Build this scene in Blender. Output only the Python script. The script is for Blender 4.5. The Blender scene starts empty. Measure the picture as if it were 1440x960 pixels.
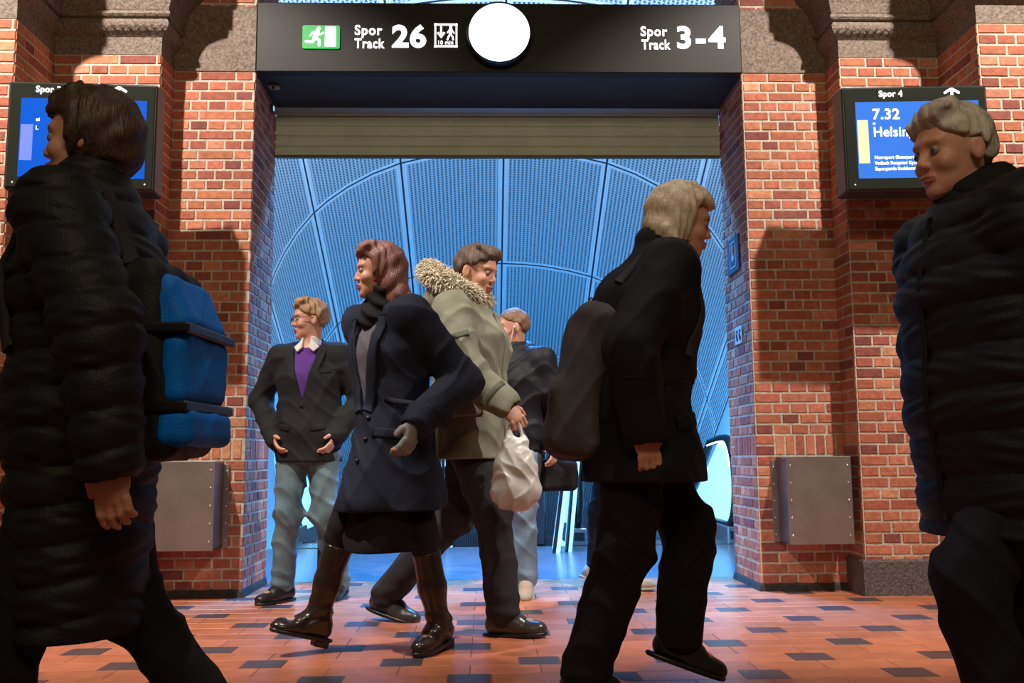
import bpy, math, random
import numpy as np
from mathutils import Vector, Matrix
PI = math.pi
rad = math.radians
sc = bpy.context.scene
col = sc.collection

# ------------------------------------------------------------------ camera
F_PX = 1330.0
CAM_H = 0.85
cam_d = bpy.data.cameras.new('camera')
cam_d.sensor_width = 36.0
cam_d.sensor_fit = 'HORIZONTAL'
cam_d.lens = 36.0 * F_PX / 1440.0
cam_d.clip_start = 0.05
cam_d.clip_end = 100
cam = bpy.data.objects.new('camera', cam_d)
col.objects.link(cam)
_p, _y, _r = rad(7.018), rad(1.624), rad(0.462)
fw = Vector((math.sin(_y) * math.cos(_p), math.cos(_y) * math.cos(_p), math.sin(_p)))
rt = Vector((math.cos(_y), -math.sin(_y), 0))
up = rt.cross(fw)
r2 = math.cos(_r) * rt - math.sin(_r) * up
u2 = math.cos(_r) * up + math.sin(_r) * rt
cam.matrix_world = Matrix(((r2.x, u2.x, -fw.x, 0), (r2.y, u2.y, -fw.y, 0), (r2.z, u2.z, -fw.z, CAM_H), (0, 0, 0, 1)))
sc.camera = cam

# ------------------------------------------------------------------ view, world
sc.view_settings.view_transform = 'Standard'
sc.view_settings.look = 'None'
sc.view_settings.gamma = 1.0
sc.view_settings.use_curve_mapping = False
sc.view_settings.exposure = 0.0
w = bpy.data.worlds.new('world')
sc.world = w
w.use_nodes = True
w.node_tree.nodes['Background'].inputs[0].default_value = (1.0, 0.70, 0.42, 1)
w.node_tree.nodes['Background'].inputs[1].default_value = 0.055

# ------------------------------------------------------------------ lamps
def spot(name, loc, target, energy, colr, size=0.06, angle=100, blend=0.6):
    d = bpy.data.lights.new(name, 'SPOT')
    d.energy = energy; d.color = colr; d.shadow_soft_size = size
    d.spot_size = rad(angle); d.spot_blend = blend
    o = bpy.data.objects.new(name, d); col.objects.link(o)
    o.location = loc
    o.rotation_euler = (Vector(target) - Vector(loc)).to_track_quat('-Z', 'Y').to_euler()
    return o

def area(name, loc, target, energy, colr, sx, sy, spread=180):
    d = bpy.data.lights.new(name, 'AREA')
    d.shape = 'RECTANGLE'; d.size = sx; d.size_y = sy
    d.energy = energy; d.color = colr; d.spread = rad(spread)
    o = bpy.data.objects.new(name, d); col.objects.link(o)
    o.location = loc
    o.rotation_euler = (Vector(target) - Vector(loc)).to_track_quat('-Z', 'Y').to_euler()
    return o

WARM = (1.0, 0.88, 0.80)
spot('hall_spot_right', (3.15, 2.8, 5.7), (1.9, 6.0, 1.4), 1380, WARM, angle=58, blend=0.45)
spot('added_spot_centre', (0.1, 2.9, 6.4), (0.1, 4.0, 0), 420, WARM, angle=46)  # added unseen spot, brightens the middle of the floor between the side cones
spot('hall_spot_left', (-2.95, 2.8, 5.7), (-1.7, 6.0, 1.4), 1550, WARM, angle=58, blend=0.45)
area('fill_behind_camera', (0.2, -1.2, 4.3), (0.2, 6.2, 2.6), 80, (1.0, 0.78, 0.52), 2.5, 0.8)  # added soft fill behind the camera, reaches the shutter under the sign
BLUE = (0.50, 0.72, 1.0)
area('tunnel_lamp_entrance', (0.2, 8.4, 5.8), (0.2, 12.0, 4.5), 320, BLUE, 4.0, 0.5)
area('tunnel_lamp_floor', (0.2, 8.0, 5.0), (0.2, 6.6, 0), 300, (0.05, 0.33, 1.0), 2.0, 0.5, 75)
area('tunnel_lamp_left', (-2.3, 12.5, -0.6), (2.0, 16.0, 1.0), 250, (0.03, 0.40, 1.0), 0.4, 5.0)
area('tunnel_lamp_right', (2.8, 12.5, -0.6), (-1.5, 16.0, 1.0), 250, (0.03, 0.40, 1.0), 0.4, 5.0)

# ------------------------------------------------------------------ materials
MATS = {}
def mat(name, colr, rough=0.7, metal=0.0, bump=0.0, bscale=60.0, var=0.0, vscale=8.0, emis=None, estr=0.0, spec=0.5, attr=None, coat=0.0):
    if name in MATS: return MATS[name]
    m = bpy.data.materials.new(name); m.use_nodes = True
    nt = m.node_tree; N = nt.nodes; L = nt.links
    b = N['Principled BSDF']
    b.inputs['Base Color'].default_value = (*colr, 1)
    b.inputs['Roughness'].default_value = rough
    b.inputs['Metallic'].default_value = metal
    b.inputs['Specular IOR Level'].default_value = spec
    b.inputs['Coat Weight'].default_value = coat
    tc = N.new('ShaderNodeTexCoord')
    src = None
    if attr:
        a = N.new('ShaderNodeAttribute'); a.attribute_name = attr
        src = a.outputs['Color']
    if var > 0:
        n = N.new('ShaderNodeTexNoise'); n.inputs['Scale'].default_value = vscale; n.inputs['Detail'].default_value = 6
        L.new(tc.outputs['Object'], n.inputs['Vector'])
        mr = N.new('ShaderNodeMapRange')
        mr.inputs['From Min'].default_value = 0.3; mr.inputs['From Max'].default_value = 0.7
        mr.inputs['To Min'].default_value = 1 - var; mr.inputs['To Max'].default_value = 1 + var
        L.new(n.outputs['Fac'], mr.inputs['Value'])
        mx = N.new('ShaderNodeVectorMath'); mx.operation = 'SCALE'
        if src: L.new(src, mx.inputs[0])
        else: mx.inputs[0].default_value = colr
        L.new(mr.outputs[0], mx.inputs['Scale'])
        src = mx.outputs[0]
    if src: L.new(src, b.inputs['Base Color'])
    if bump > 0:
        n = N.new('ShaderNodeTexNoise'); n.inputs['Scale'].default_value = bscale; n.inputs['Detail'].default_value = 5
        L.new(tc.outputs['Object'], n.inputs['Vector'])
        bp = N.new('ShaderNodeBump'); bp.inputs['Strength'].default_value = bump; bp.inputs['Distance'].default_value = 0.01
        L.new(n.outputs['Fac'], bp.inputs['Height']); L.new(bp.outputs[0], b.inputs['Normal'])
    if emis:
        b.inputs['Emission Color'].default_value = (*emis, 1)
        b.inputs['Emission Strength'].default_value = estr
    MATS[name] = m
    return m

M_brick = mat('brick', (0.45, 0.15, 0.07), 0.85, bump=0.5, bscale=45, var=0.22, vscale=28, attr='tint')
M_mortar = mat('mortar', (0.54, 0.50, 0.40), 0.95, bump=0.7, bscale=90, var=0.2, vscale=30)
M_granite = mat('granite', (0.20, 0.155, 0.12), 0.8, bump=1.0, bscale=55, var=0.45, vscale=60)
M_granite_dark = mat('granite_dark', (0.12, 0.105, 0.095), 0.75, bump=0.8, bscale=60, var=0.5, vscale=70)
M_tile = mat('floor_tile', (0.5, 0.15, 0.08), 0.32, bump=0.12, bscale=30, var=0.16, vscale=10, attr='tint', spec=0.5)
M_grout = mat('floor_grout', (0.16, 0.10, 0.08), 0.8)
M_plate = mat('grey_floor', (0.13, 0.16, 0.2), 0.25, var=0.15, vscale=5, bump=0.06, bscale=20)
M_sign = mat('sign_housing', (0.012, 0.011, 0.009), 0.5, var=0.06, vscale=3, spec=0.25)
M_soffit = mat('soffit', (0.012, 0.014, 0.02), 0.5)
M_shutter = mat('shutter', (0.56, 0.68, 0.50), 0.55, metal=0.0, var=0.08, vscale=4)
M_white_e = mat('lit_white', (0.9, 0.9, 0.9), 0.5, emis=(1.0, 0.98, 1.0), estr=1.6)
M_clock = mat('lit_clock', (0.9, 0.9, 0.9), 0.5, emis=(0.95, 0.98, 1.0), estr=3.2)
M_green_e = mat('lit_green', (0.0, 0.10, 0.02), 0.5, emis=(0.0, 0.40, 0.065), estr=1.0)
M_black = mat('black_plastic', (0.012, 0.012, 0.014), 0.35)
M_blackbox = mat('display_housing', (0.016, 0.018, 0.022), 0.4)
M_bezel = mat('display_bezel', (0.02, 0.024, 0.018), 0.15)
M_scr_l = mat('screen_blue_left', (0.0, 0.02, 0.1), 0.2, emis=(0.004, 0.095, 0.62), estr=1.0)
M_scr_r = mat('screen_blue_right', (0.0, 0.03, 0.15), 0.2, emis=(0.055, 0.20, 0.72), estr=1.0)
M_scr_lt = mat('screen_light', (0.1, 0.1, 0.3), 0.2, emis=(0.10, 0.20, 0.75), estr=1.0)
M_scr_be = mat('screen_beige', (0.4, 0.35, 0.2), 0.2, emis=(0.72, 0.58, 0.36), estr=1.0)
M_scr_sq = mat('screen_square', (0.4, 0.5, 0.5), 0.2, emis=(0.30, 0.62, 0.80), estr=1.0)
M_steel = mat('brushed_steel', (0.42, 0.38, 0.35), 0.42, metal=0.85, bump=0.05, bscale=80, var=0.12, vscale=5)
M_rivet = mat('rivet', (0.85, 0.82, 0.8), 0.25, metal=0.9)
M_signblue = mat('blue_grey_sign', (0.035, 0.085, 0.13), 0.4)
M_offwhite = mat('off_white', (0.65, 0.65, 0.62), 0.5)
M_handrail = mat('rubber_handrail', (0.008, 0.009, 0.012), 0.3)
M_escsteel = mat('escalator_steel', (0.40, 0.45, 0.5), 0.25, metal=0.8)
M_escdark = mat('escalator_cladding', (0.02, 0.025, 0.035), 0.25)
M_backlit = mat('backlit_glass', (0.5, 0.7, 0.9), 0.3, emis=(0.22, 0.66, 1.0), estr=1.7)
M_lamp = mat('tube_lamp', (0.9, 0.95, 1), 0.3, emis=(0.65, 0.88, 1.0), estr=6.0)
M_wallpanel = mat('smooth_wall_panel', (0.45, 0.55, 0.65), 0.35, var=0.05, vscale=2)

def vault_mat():
    m = bpy.data.materials.new('perforated_vault'); m.use_nodes = True
    nt = m.node_tree; N = nt.nodes; L = nt.links; b = N['Principled BSDF']
    b.inputs['Roughness'].default_value = 0.45
    b.inputs['Metallic'].default_value = 0.0
    uv = N.new('ShaderNodeUVMap'); uv.uv_map = 'UVMap'
    sp = N.new('ShaderNodeSeparateXYZ'); L.new(uv.outputs[0], sp.inputs[0])
    def math_(op, a, b_=None, c_=None):
        n = N.new('ShaderNodeMath'); n.operation = op
        for i, v in enumerate((a, b_, c_)):
            if v is None: continue
            if isinstance(v, (int, float)): n.inputs[i].default_value = v
            else: L.new(v, n.inputs[i])
        return n.outputs[0]
    U, V = sp.outputs[0], sp.outputs[1]
    def near(coord, period, half):       # 1 near multiples of period
        f = math_('PINGPONG', coord, period / 2)
        d = f
        return math_('LESS_THAN', d, half)
    # ribs along the tunnel
    rib = math_('SINE', math_('MULTIPLY', U, 2 * PI / 0.058))
    slot = math_('LESS_THAN', rib, -0.25)
    rows = math_('SINE', math_('MULTIPLY', V, 2 * PI / 0.045))
    hole = math_('LESS_THAN', math_('MULTIPLY', rows, 1.0), 0.55)
    slot = math_('MULTIPLY', slot, hole)
    dark = math_('MAXIMUM', near(U, 1.465, 0.014), near(V, 2.4, 0.014))
    light = math_('MAXIMUM', near(U, 1.465, 0.075), near(V, 2.4, 0.06))
    light = math_('SUBTRACT', light, dark)
    mix1 = N.new('ShaderNodeMix'); mix1.data_type = 'RGBA'
    mix1.inputs[6].default_value = (0.46, 0.51, 0.55, 1); mix1.inputs[7].default_value = (0.05, 0.08, 0.12, 1)
    L.new(slot, mix1.inputs[0])
    mix2 = N.new('ShaderNodeMix'); mix2.data_type = 'RGBA'
    L.new(light, mix2.inputs[0]); L.new(mix1.outputs[2], mix2.inputs[6]); mix2.inputs[7].default_value = (0.66, 0.70, 0.74, 1)
    mix3 = N.new('ShaderNodeMix'); mix3.data_type = 'RGBA'
    L.new(dark, mix3.inputs[0]); L.new(mix2.outputs[2], mix3.inputs[6]); mix3.inputs[7].default_value = (0.02, 0.025, 0.035, 1)
    L.new(mix3.outputs[2], b.inputs['Base Color'])
    bp = N.new('ShaderNodeBump'); bp.inputs['Strength'].default_value = 0.8; bp.inputs['Distance'].default_value = 0.012
    L.new(rib, bp.inputs['Height']); L.new(bp.outputs[0], b.inputs['Normal'])
    return m
M_vault = vault_mat()

# ------------------------------------------------------------------ mesh helpers
def empty(name, loc, rz=0, label=None, cat=None, group=None, rx=0):
    o = bpy.data.objects.new(name, None); col.objects.link(o)
    o.location = loc; o.rotation_euler = (rx, 0, rz); o.empty_display_size = 0.1
    return tag(o, label, cat, group)

def tag(o, label=None, cat=None, group=None, kind=None):
    if label: o['label'] = label
    if cat: o['category'] = cat
    if group: o['group'] = group
    if kind: o['kind'] = kind
    return o

class MB:
    """collects shapes of one mesh"""
    def __init__(s): s.v = []; s.f = []; s.m = []; s.c = []; s.mi = 0; s.tint = None
    def face(s, idx): s.f.append(tuple(idx)); s.m.append(s.mi); s.c.append(s.tint or (1, 1, 1))
    def verts(s, pts):
        b = len(s.v); s.v.extend([tuple(p) for p in pts]); return b
    def box(s, lo, hi, bev=0.0):
        x0, y0, z0 = lo; x1, y1, z1 = hi
        if bev <= 0:
            b = s.verts([(x0, y0, z0), (x1, y0, z0), (x1, y1, z0), (x0, y1, z0), (x0, y0, z1), (x1, y0, z1), (x1, y1, z1), (x0, y1, z1)])
            for q in ((0, 3, 2, 1), (4, 5, 6, 7), (0, 1, 5, 4), (1, 2, 6, 5), (2, 3, 7, 6), (3, 0, 4, 7)): s.face([b + i for i in q])
            return
        e = bev
        pts = []; 
        for z, g in ((z0, 1), (z0 + e, 0), (z1 - e, 0), (z1, 1)):
            d = e if g else 0
            xa, xb, ya, yb = x0 + d, x1 - d, y0 + d, y1 - d
            h = e if not g else e * .6
            pts += [(xa + h, ya, z), (xb - h, ya, z), (xb, ya + h, z), (xb, yb - h, z), (xb - h, yb, z), (xa + h, yb, z), (xa, yb - h, z), (xa, ya + h, z)]
        b = s.verts(pts)
        for r in range(3):
            for i in range(8):
                j = (i + 1) % 8
                s.face((b + r * 8 + i, b + r * 8 + j, b + r * 8 + 8 + j, b + r * 8 + 8 + i))
        s.face([b + 7 - i for i in range(8)]); s.face([b + 24 + i for i in range(8)])
    def obox(s, c, ax, ay, az):
        c, ax, ay, az = map(Vector, (c, ax, ay, az))
        P = [c + i * ax + j * ay + k * az for k in (-1, 1) for j in (-1, 1) for i in (-1, 1)]
        b = s.verts(P)
        for q in ((0, 2, 3, 1), (4, 5, 7, 6), (0, 1, 5, 4), (1, 3, 7, 5), (3, 2, 6, 7), (2, 0, 4, 6)): s.face([b + i for i in q])
    def tube(s, pts, r, n=10, cap=True):
        pts = [Vector(p) for p in pts]; rs = r if isinstance(r, (list, tuple)) else [r] * len(pts)
        t = (pts[1] - pts[0]).normalized()
        a = Vector((0, 0, 1)) if abs(t.z) < 0.9 else Vector((1, 0, 0))
        u = t.cross(a).normalized(); rings = []
        for i, p in enumerate(pts):
            if 0 < i < len(pts) - 1: t = (pts[i + 1] - pts[i - 1]).normalized()
            elif i == len(pts) - 1: t = (pts[i] - pts[i - 1]).normalized()
            u = (u - t * u.dot(t)).normalized(); w_ = t.cross(u)
            rings.append(s.verts([p + rs[i] * (math.cos(2 * PI * k / n) * u + math.sin(2 * PI * k / n) * w_) for k in range(n)]))
        for a0, b0 in zip(rings, rings[1:]):
            for k in range(n): s.face((a0 + k, a0 + (k + 1) % n, b0 + (k + 1) % n, b0 + k))
        if cap:
            s.face([rings[0] + n - 1 - k for k in range(n)]); s.face([rings[-1] + k for k in range(n)])
    def cyl(s, c0, c1, r, n=32): s.tube([c0, c1], r, n)
    def poly(s, pts2, y0, y1):
        """outline in XZ (counter-clockwise), extruded from y0 (front) to y1"""
        n = len(pts2)
        a = s.verts([(x, y0, z) for x, z in pts2]); b = s.verts([(x, y1, z) for x, z in pts2])
        s.face([a + i for i in range(n)]); s.face([b + n - 1 - i for i in range(n)])
        for i in range(n):
            j = (i + 1) % n; s.face((a + i, b + i, b + j, a + j))
    def ball(s, c, r, nu=12, nv=8, sq=(1, 1, 1)):
        rows = []
        for j in range(nv + 1):
            th = PI * j / nv
            rows.append(s.verts([(c[0] + sq[0] * r * math.sin(th) * math.cos(2 * PI * i / nu), c[1] + sq[1] * r * math.sin(th) * math.sin(2 * PI * i / nu), c[2] + sq[2] * r * math.cos(th)) for i in range(nu)]))
        for j in range(nv):
            for i in range(nu):
                k = (i + 1) % nu
                s.face((rows[j] + i, rows[j + 1] + i, rows[j + 1] + k, rows[j] + k))
    def build(s, name, mats, parent=None, smooth=False, tint=False):
        me = bpy.data.meshes.new(name); me.from_pydata(s.v, [], s.f)
        for m in (mats if isinstance(mats, (list, tuple)) else [mats]): me.materials.append(m)
        me.polygons.foreach_set('material_index', s.m)
        if smooth: me.polygons.foreach_set('use_smooth', [True] * len(s.f))
        if tint:
            at = me.color_attributes.new('tint', 'FLOAT_COLOR', 'CORNER')
            arr = []
            for f, c in zip(s.f, s.c): arr.extend((c[0], c[1], c[2], 1.0) * len(f))
            at.data.foreach_set('color', arr)
        me.update()
        o = bpy.data.objects.new(name, me); col.objects.link(o)
        if parent: o.parent = parent
        return o

def text_obj(name, body, x, z, h, y, m, parent, bold=0.0, wscale=1.0, depth=0.002, align='LEFT', wfit=None, space=1.06):
    """raised lettering facing -Y; x,z = lower left of the first line, h = cap height"""
    cu = bpy.data.curves.new(name, 'FONT'); cu.body = body; cu.size = h / 0.70
    cu.extrude = depth; cu.offset = bold * h; cu.align_x = align; cu.resolution_u = 4; cu.space_character = space
    t = bpy.data.objects.new(name, cu); col.objects.link(t)
    bpy.context.view_layer.update()
    dg = bpy.context.evaluated_depsgraph_get()
    me = bpy.data.meshes.new_from_object(t.evaluated_get(dg))
    bpy.data.objects.remove(t)
    if wfit:
        xs = [v.co.x for v in me.vertices]; me.transform(Matrix.Translation((-min(xs), 0, 0))); wscale = wfit / (max(xs) - min(xs))
    me.transform(Matrix.Diagonal((wscale, 1, 1, 1)))
    me.transform(Matrix.Rotation(PI / 2, 4, 'X'))
    me.transform(Matrix.Translation((x, y, z)))
    me.materials.clear(); me.materials.append(m)
    o = bpy.data.objects.new(name, me); col.objects.link(o); o.parent = parent
    return o

# ------------------------------------------------------------------ the place
XL, XR = -1.527, 1.741          # jambs of the opening
BL, BR = -2.06, 2.31            # corners between pier and pilaster
CL, CR = -2.73, 2.96            # inner corners of the pilasters
YA, YB, YC, YF = 6.083, 5.825, 5.33, 6.717
Z1 = 3.42                       # top of the brick / underside of the granite band
COURSE = 0.0676
Z_ROW0 = Z1 - 51 * COURSE       # lowest course line (a bit below floor)
rnd = random.Random(7)

def brick_tint(dark=0.0):
    r = rnd.random()
    if r < 0.5: c = (0.46, 0.150, 0.080)
    elif r < 0.72: c = (0.54, 0.205, 0.115)
    elif r < 0.88: c = (0.36, 0.105, 0.066)
    elif r < 0.95: c = (0.25, 0.075, 0.055)
    else: c = (0.58, 0.26, 0.15)
    k = rnd.uniform(0.82, 1.12) * (1 - dark)
    return (c[0] * k, c[1] * k * rnd.uniform(.9, 1.1), c[2] * k)

def brick_wall(mb, p0, p1, z0, z1, mode='munk', ph=0, jt=0.0135, soldier=False, dark=0.0):
    """bricks on the vertical face running from p0 to p1 (xy); the outside is on the right hand of p0->p1"""
    p0 = Vector((p0[0], p0[1], 0)); p1 = Vector((p1[0], p1[1], 0))
    W = (p1 - p0).length; U = (p1 - p0) / W; Nn = Vector((U.y, -U.x, 0)); d = 0.005
    mb.mi = 1
    b = mb.verts([p0 + Vector((0, 0, z0)), p1 + Vector((0, 0, z0)), p1 + Vector((0, 0, z1)), p0 + Vector((0, 0, z1))])
    mb.face((b, b + 1, b + 2, b + 3))
    mb.mi = 0
    def one(a, c, za, zb):
        if c - a < 0.012 or zb - za < 0.01: return
        mb.tint = brick_tint(dark)
        e = 0.003; j = lambda: rnd.uniform(-.0012, .0012)
        base = [(a, za), (c, za), (c, zb), (a, zb)]
        top = [(a + e + j(), za + e + j()), (c - e + j(), za + e + j()), (c - e + j(), zb - e + j()), (a + e + j(), zb - e + j())]
        dd = d + rnd.uniform(-.0015, .0015)
        P = [p0 + U * u + Vector((0, 0, z)) for u, z in base] + [p0 + U * u + Nn * dd + Vector((0, 0, z)) for u, z in top]
        q = mb.verts(P)
        mb.face((q + 4, q + 5, q + 6, q + 7))
        for i in range(4):
            k = (i + 1) % 4; mb.face((q + i, q + k, q + 4 + k, q + 4 + i))
    n0 = int(math.floor((z0 - Z_ROW0) / COURSE)); n1 = int(math.ceil((z1 - Z_ROW0) / COURSE))
    for n in range(n0, n1):
        za = max(Z_ROW0 + n * COURSE + jt / 2, z0 + .001); zb = min(Z_ROW0 + (n + 1) * COURSE - jt / 2, z1)
        if soldier and n in (13, 14):      # a band of headers set on edge, two courses high
            if n == 14: continue
            zb = Z_ROW0 + 15 * COURSE - jt / 2
            u = 0.0; first = (0.0, 0.115)
            one(*first, za, Z_ROW0 + 14 * COURSE - jt / 2); one(*first, Z_ROW0 + 14 * COURSE + jt / 2, zb)
            u = 0.126
            while u < W - 0.02:
                one(u, min(u + 0.055, W), za, zb); u += 0.066
            continue
        S, Hd = 0.2355, 0.1155
        if mode == 'header': seq = [Hd, Hd, Hd] if n % 2 else [Hd, Hd, Hd, S]
        elif n % 2: seq = [Hd]
        else: seq = [0.172] + [rnd.choice((S, S, Hd)) for _ in range(40)]
        off = 0 if mode != 'header' else (0 if n % 2 else -0.06)
        if mode == 'alt': seq = [S, Hd] if n % 2 else [Hd, S, Hd, Hd]; off = 0 if n % 2 else 0
        u = off; k = 0
        while u < W - 0.005:
            L_ = seq[k % len(seq)]; k += 1
            a, c = max(u + jt / 2, 0.0), min(u + L_ + 0.0 - jt / 2 + 0.001, W)
            if c > a: one(a, c, za, zb)
            u += L_
    mb.tint = None

def build_side(name, s):
    mb = MB()
    if s < 0:
        X_, B_, C_ = XL, BL, CL
        run = [((C_ - 1.6, YC), (C_, YC), 'munk', 1), ((C_, YC), (C_, YB), 'munk', 0), ((C_, YB), (B_, YB), 'munk', 2), ((B_, YB), (B_, YA), 'alt', 0), ((B_, YA), (X_, YA), 'munk', 3), ((X_, YA), (X_, YF), 'header', 0), ((X_, YF), (X_ - 1.5, YF), 'munk', 0)]
    else:
        X_, B_, C_ = XR, BR, CR
        run = [((X_ + 1.5, YF), (X_, YF), 'munk', 0), ((X_, YF), (X_, YA), 'header', 0), ((X_, YA), (B_, YA), 'munk', 3), ((B_, YA), (B_, YB), 'alt', 0), ((B_, YB), (C_, YB), 'munk', 2), ((C_, YB), (C_, YC), 'munk', 0), ((C_, YC), (C_ + 1.6, YC), 'munk', 1)]
    for a, b, m, ph in run:
        jamb = m == 'header'; pier = jamb or (abs(a[1] - YA) < .01 and abs(b[1] - YA) < .01)
        hidden = abs(a[1] - YF) < .01 and abs(b[1] - YF) < .01
        if hidden:
            mb.mi = 1
            q = mb.verts([(a[0], a[1], 0), (b[0], b[1], 0), (b[0], b[1], 5.2), (a[0], a[1], 5.2)]); mb.face((q, q + 1, q + 2, q + 3)); mb.mi = 0
            continue
        brick_wall(mb, a, b, 0, Z1, m, ph, soldier=pier)
        brick_wall(mb, a, b, 3.87 if pier else 4.3, 5.2, m, ph + 1)
        mb.mi = 1
        za, zb = Z1, (3.87 if pier else 4.3)
        q = mb.verts([(a[0], a[1], za), (b[0], b[1], za), (b[0], b[1], zb), (a[0], a[1], zb)]); mb.face((q, q + 1, q + 2, q + 3)); mb.mi = 0
    o = mb.build(name, [M_brick, M_mortar], tint=True)
    return tag(o, kind='structure')
build_side('wall_left', -1)
build_side('wall_right', 1)

def sweep(path, prof, closed_top=True):
    """mouldings: profile (offset, z) swept along an xy path whose outside is on the right"""
    mb = MB(); P = [Vector((p[0], p[1])) for p in path]; rows = []
    for off, z in prof:
        row = []
        for i, p in enumerate(P):
            ns = []
            if i > 0: d = (p - P[i - 1]).normalized(); ns.append(Vector((d.y, -d.x)))
            if i < len(P) - 1: d = (P[i + 1] - p).normalized(); ns.append(Vector((d.y, -d.x)))
            if len(ns) == 2 and ns[0].dot(ns[1]) < .5: n = ns[0] + ns[1]
            else: n = ns[0]
            q = p + n * off; row.append((q.x, q.y, z))
        rows.append(mb.verts(row))
    k = len(P)
    for a, b in zip(rows, rows[1:]):
        for i in range(k - 1): mb.face((a + i, a + i + 1, b + i + 1, b + i))
    return mb

capital = [(0.0, Z1), (0.004, Z1), (0.004, 3.535), (0.016, 3.545), (0.042, 3.565), (0.058, 3.59), (0.060, 3.615), (0.045, 3.64), (0.040, 3.645), (0.062, 3.652), (0.072, 3.665), (0.068, 3.682), (0.055, 3.69), (0.060, 3.70), (0.075, 3.76), (0.10, 3.82), (0.145, 3.88), (0.185, 3.92), (0.19, 3.97), (0.205, 3.98), (0.205, 4.10), (0.22, 4.12), (0.22, 4.32), (0.0, 4.32)]
for nm, path in (('trim_1', [(CL - 1.6, YC), (CL, YC), (CL, YB), (BL, YB), (BL, YA)]), ('trim_2', [(BR, YA), (BR, YB), (CR, YB), (CR, YC), (CR + 1.6, YC)])):
    mb = sweep(path, capital)
    s = -1 if nm == 'trim_1' else 1
    # slanting leaves carved along the round moulding
    x0, x1 = (CL + 0.05, BL + 0.03) if s < 0 else (BR - 0.03, CR - 0.05)
    n = 13
    for i in range(n):
        x = x0 + (i + .5) * (x1 - x0) / n
        pts = [Vector((x - s * -0.022 * t, YB - 0.035 - 0.022 * math.sin((t + 1) / 2 * PI), 3.60 + 0.036 * t)) for t in (-1, -.6, -.2, .2, .6, 1)]
        mb.tube(pts, [0.005, 0.010, 0.012, 0.012, 0.010, 0.005], 8)
    tag(mb.build(nm, M_granite), kind='structure')
for nm, xa, xb in (('trim_3', BL, XL + .003), ('trim_4', XR - .003, BR)):
    mb = MB(); mb.box((xa, YA - 0.008, Z1), (xb, YA + 0.1, 3.872)); tag(mb.build(nm, M_granite), kind='structure')
for nm, path in (('baseboard_left', [(CL - 1.6, YC), (CL, YC), (CL, YB), (BL, YB), (BL, YA)]), ('baseboard_right', [(BR, YA), (BR, YB), (CR, YB), (CR, YC), (CR + 1.6, YC)])):
    mb = sweep(path, [(0.022, 0.0), (0.022, 0.205), (0.014, 0.218), (0.0, 0.22)]); tag(mb.build(nm, M_granite_dark), kind='structure')
M_foot = mat('dark_foot', (0.03, 0.027, 0.027), 0.6, bump=0.4, var=0.4, vscale=20)  # dark strip low along the feet of the piers
for nm, path in (('baseboard_pier_left', [(BL, YA), (XL, YA), (XL, YF)]), ('baseboard_pier_right', [(XR, YF), (XR, YA), (BR, YA)])):
    mb = sweep(path, [(0.018, 0.0), (0.012, 0.035), (0.006, 0.05), (0.0, 0.055)]); tag(mb.build(nm, M_foot), kind='structure')

# floor tiles
def tiles():
    mb = MB(); a, b = 0.2885, 0.3145; x0, y0 = 1.663, 5.696
    mb.mi = 1; q = mb.verts([(-5, -2.5, 0), (5.2, -2.5, 0), (5.2, 6.80, 0), (-5, 6.80, 0)]); mb.face((q, q + 1, q + 2, q + 3)); mb.mi = 0
    g = 0.0022; rr = random.Random(3)
    def tile(xa, xb, ya, yb, dark):
        ya = max(ya, -2.4); yb = min(yb, 6.80)
        if yb - ya < .02: return
        if dark: c = [0.085, 0.060, 0.065]; k = rr.uniform(.85, 1.2)
        else: c = [0.56, 0.185, 0.09]; k = rr.uniform(.86, 1.12)
        mb.tint = (c[0] * k, c[1] * k, c[2] * k)
        e = .0015; h = .0022
        q = mb.verts([(xa + g, ya + g, 0), (xb - g, ya + g, 0), (xb - g, yb - g, 0), (xa + g, yb - g, 0), (xa + g + e, ya + g + e, h), (xb - g - e, ya + g + e, h), (xb - g - e, yb - g - e, h), (xa + g + e, yb - g - e, h)])
        mb.face((q + 4, q + 5, q + 6, q + 7))
        for i in range(4):
            k2 = (i + 1) % 4; mb.face((q + i, q + k2, q + 4 + k2, q + 4 + i))
    dw, dh = 0.086, 0.0786
    for j in range(-26, 5):
        yc = y0 + j * b
        off = 0 if j % 2 == 0 else a
        for i in range(-12, 8):
            xc = x0 + off + 2 * a * i
            if xc < -5 or xc > 5: continue
            tile(xc - dw, xc + dw, yc - dh, yc + dh, True)
            tile(xc + dw, xc + 2 * a - dw, yc - dh, yc + dh, False)
            tile(xc - a, xc, yc + dh, yc + b - dh, False); tile(xc, xc + a, yc + dh, yc + b - dh, False)
    return mb.build('floor', [M_tile, M_grout], tint=True)
tag(tiles(), kind='structure')
mb = MB(); mb.box((-2.9, 6.802, -0.2), (3.4, 9.28, 0.003)); tag(mb.build('floor_tunnel_landing', M_plate), kind='structure')

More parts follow.
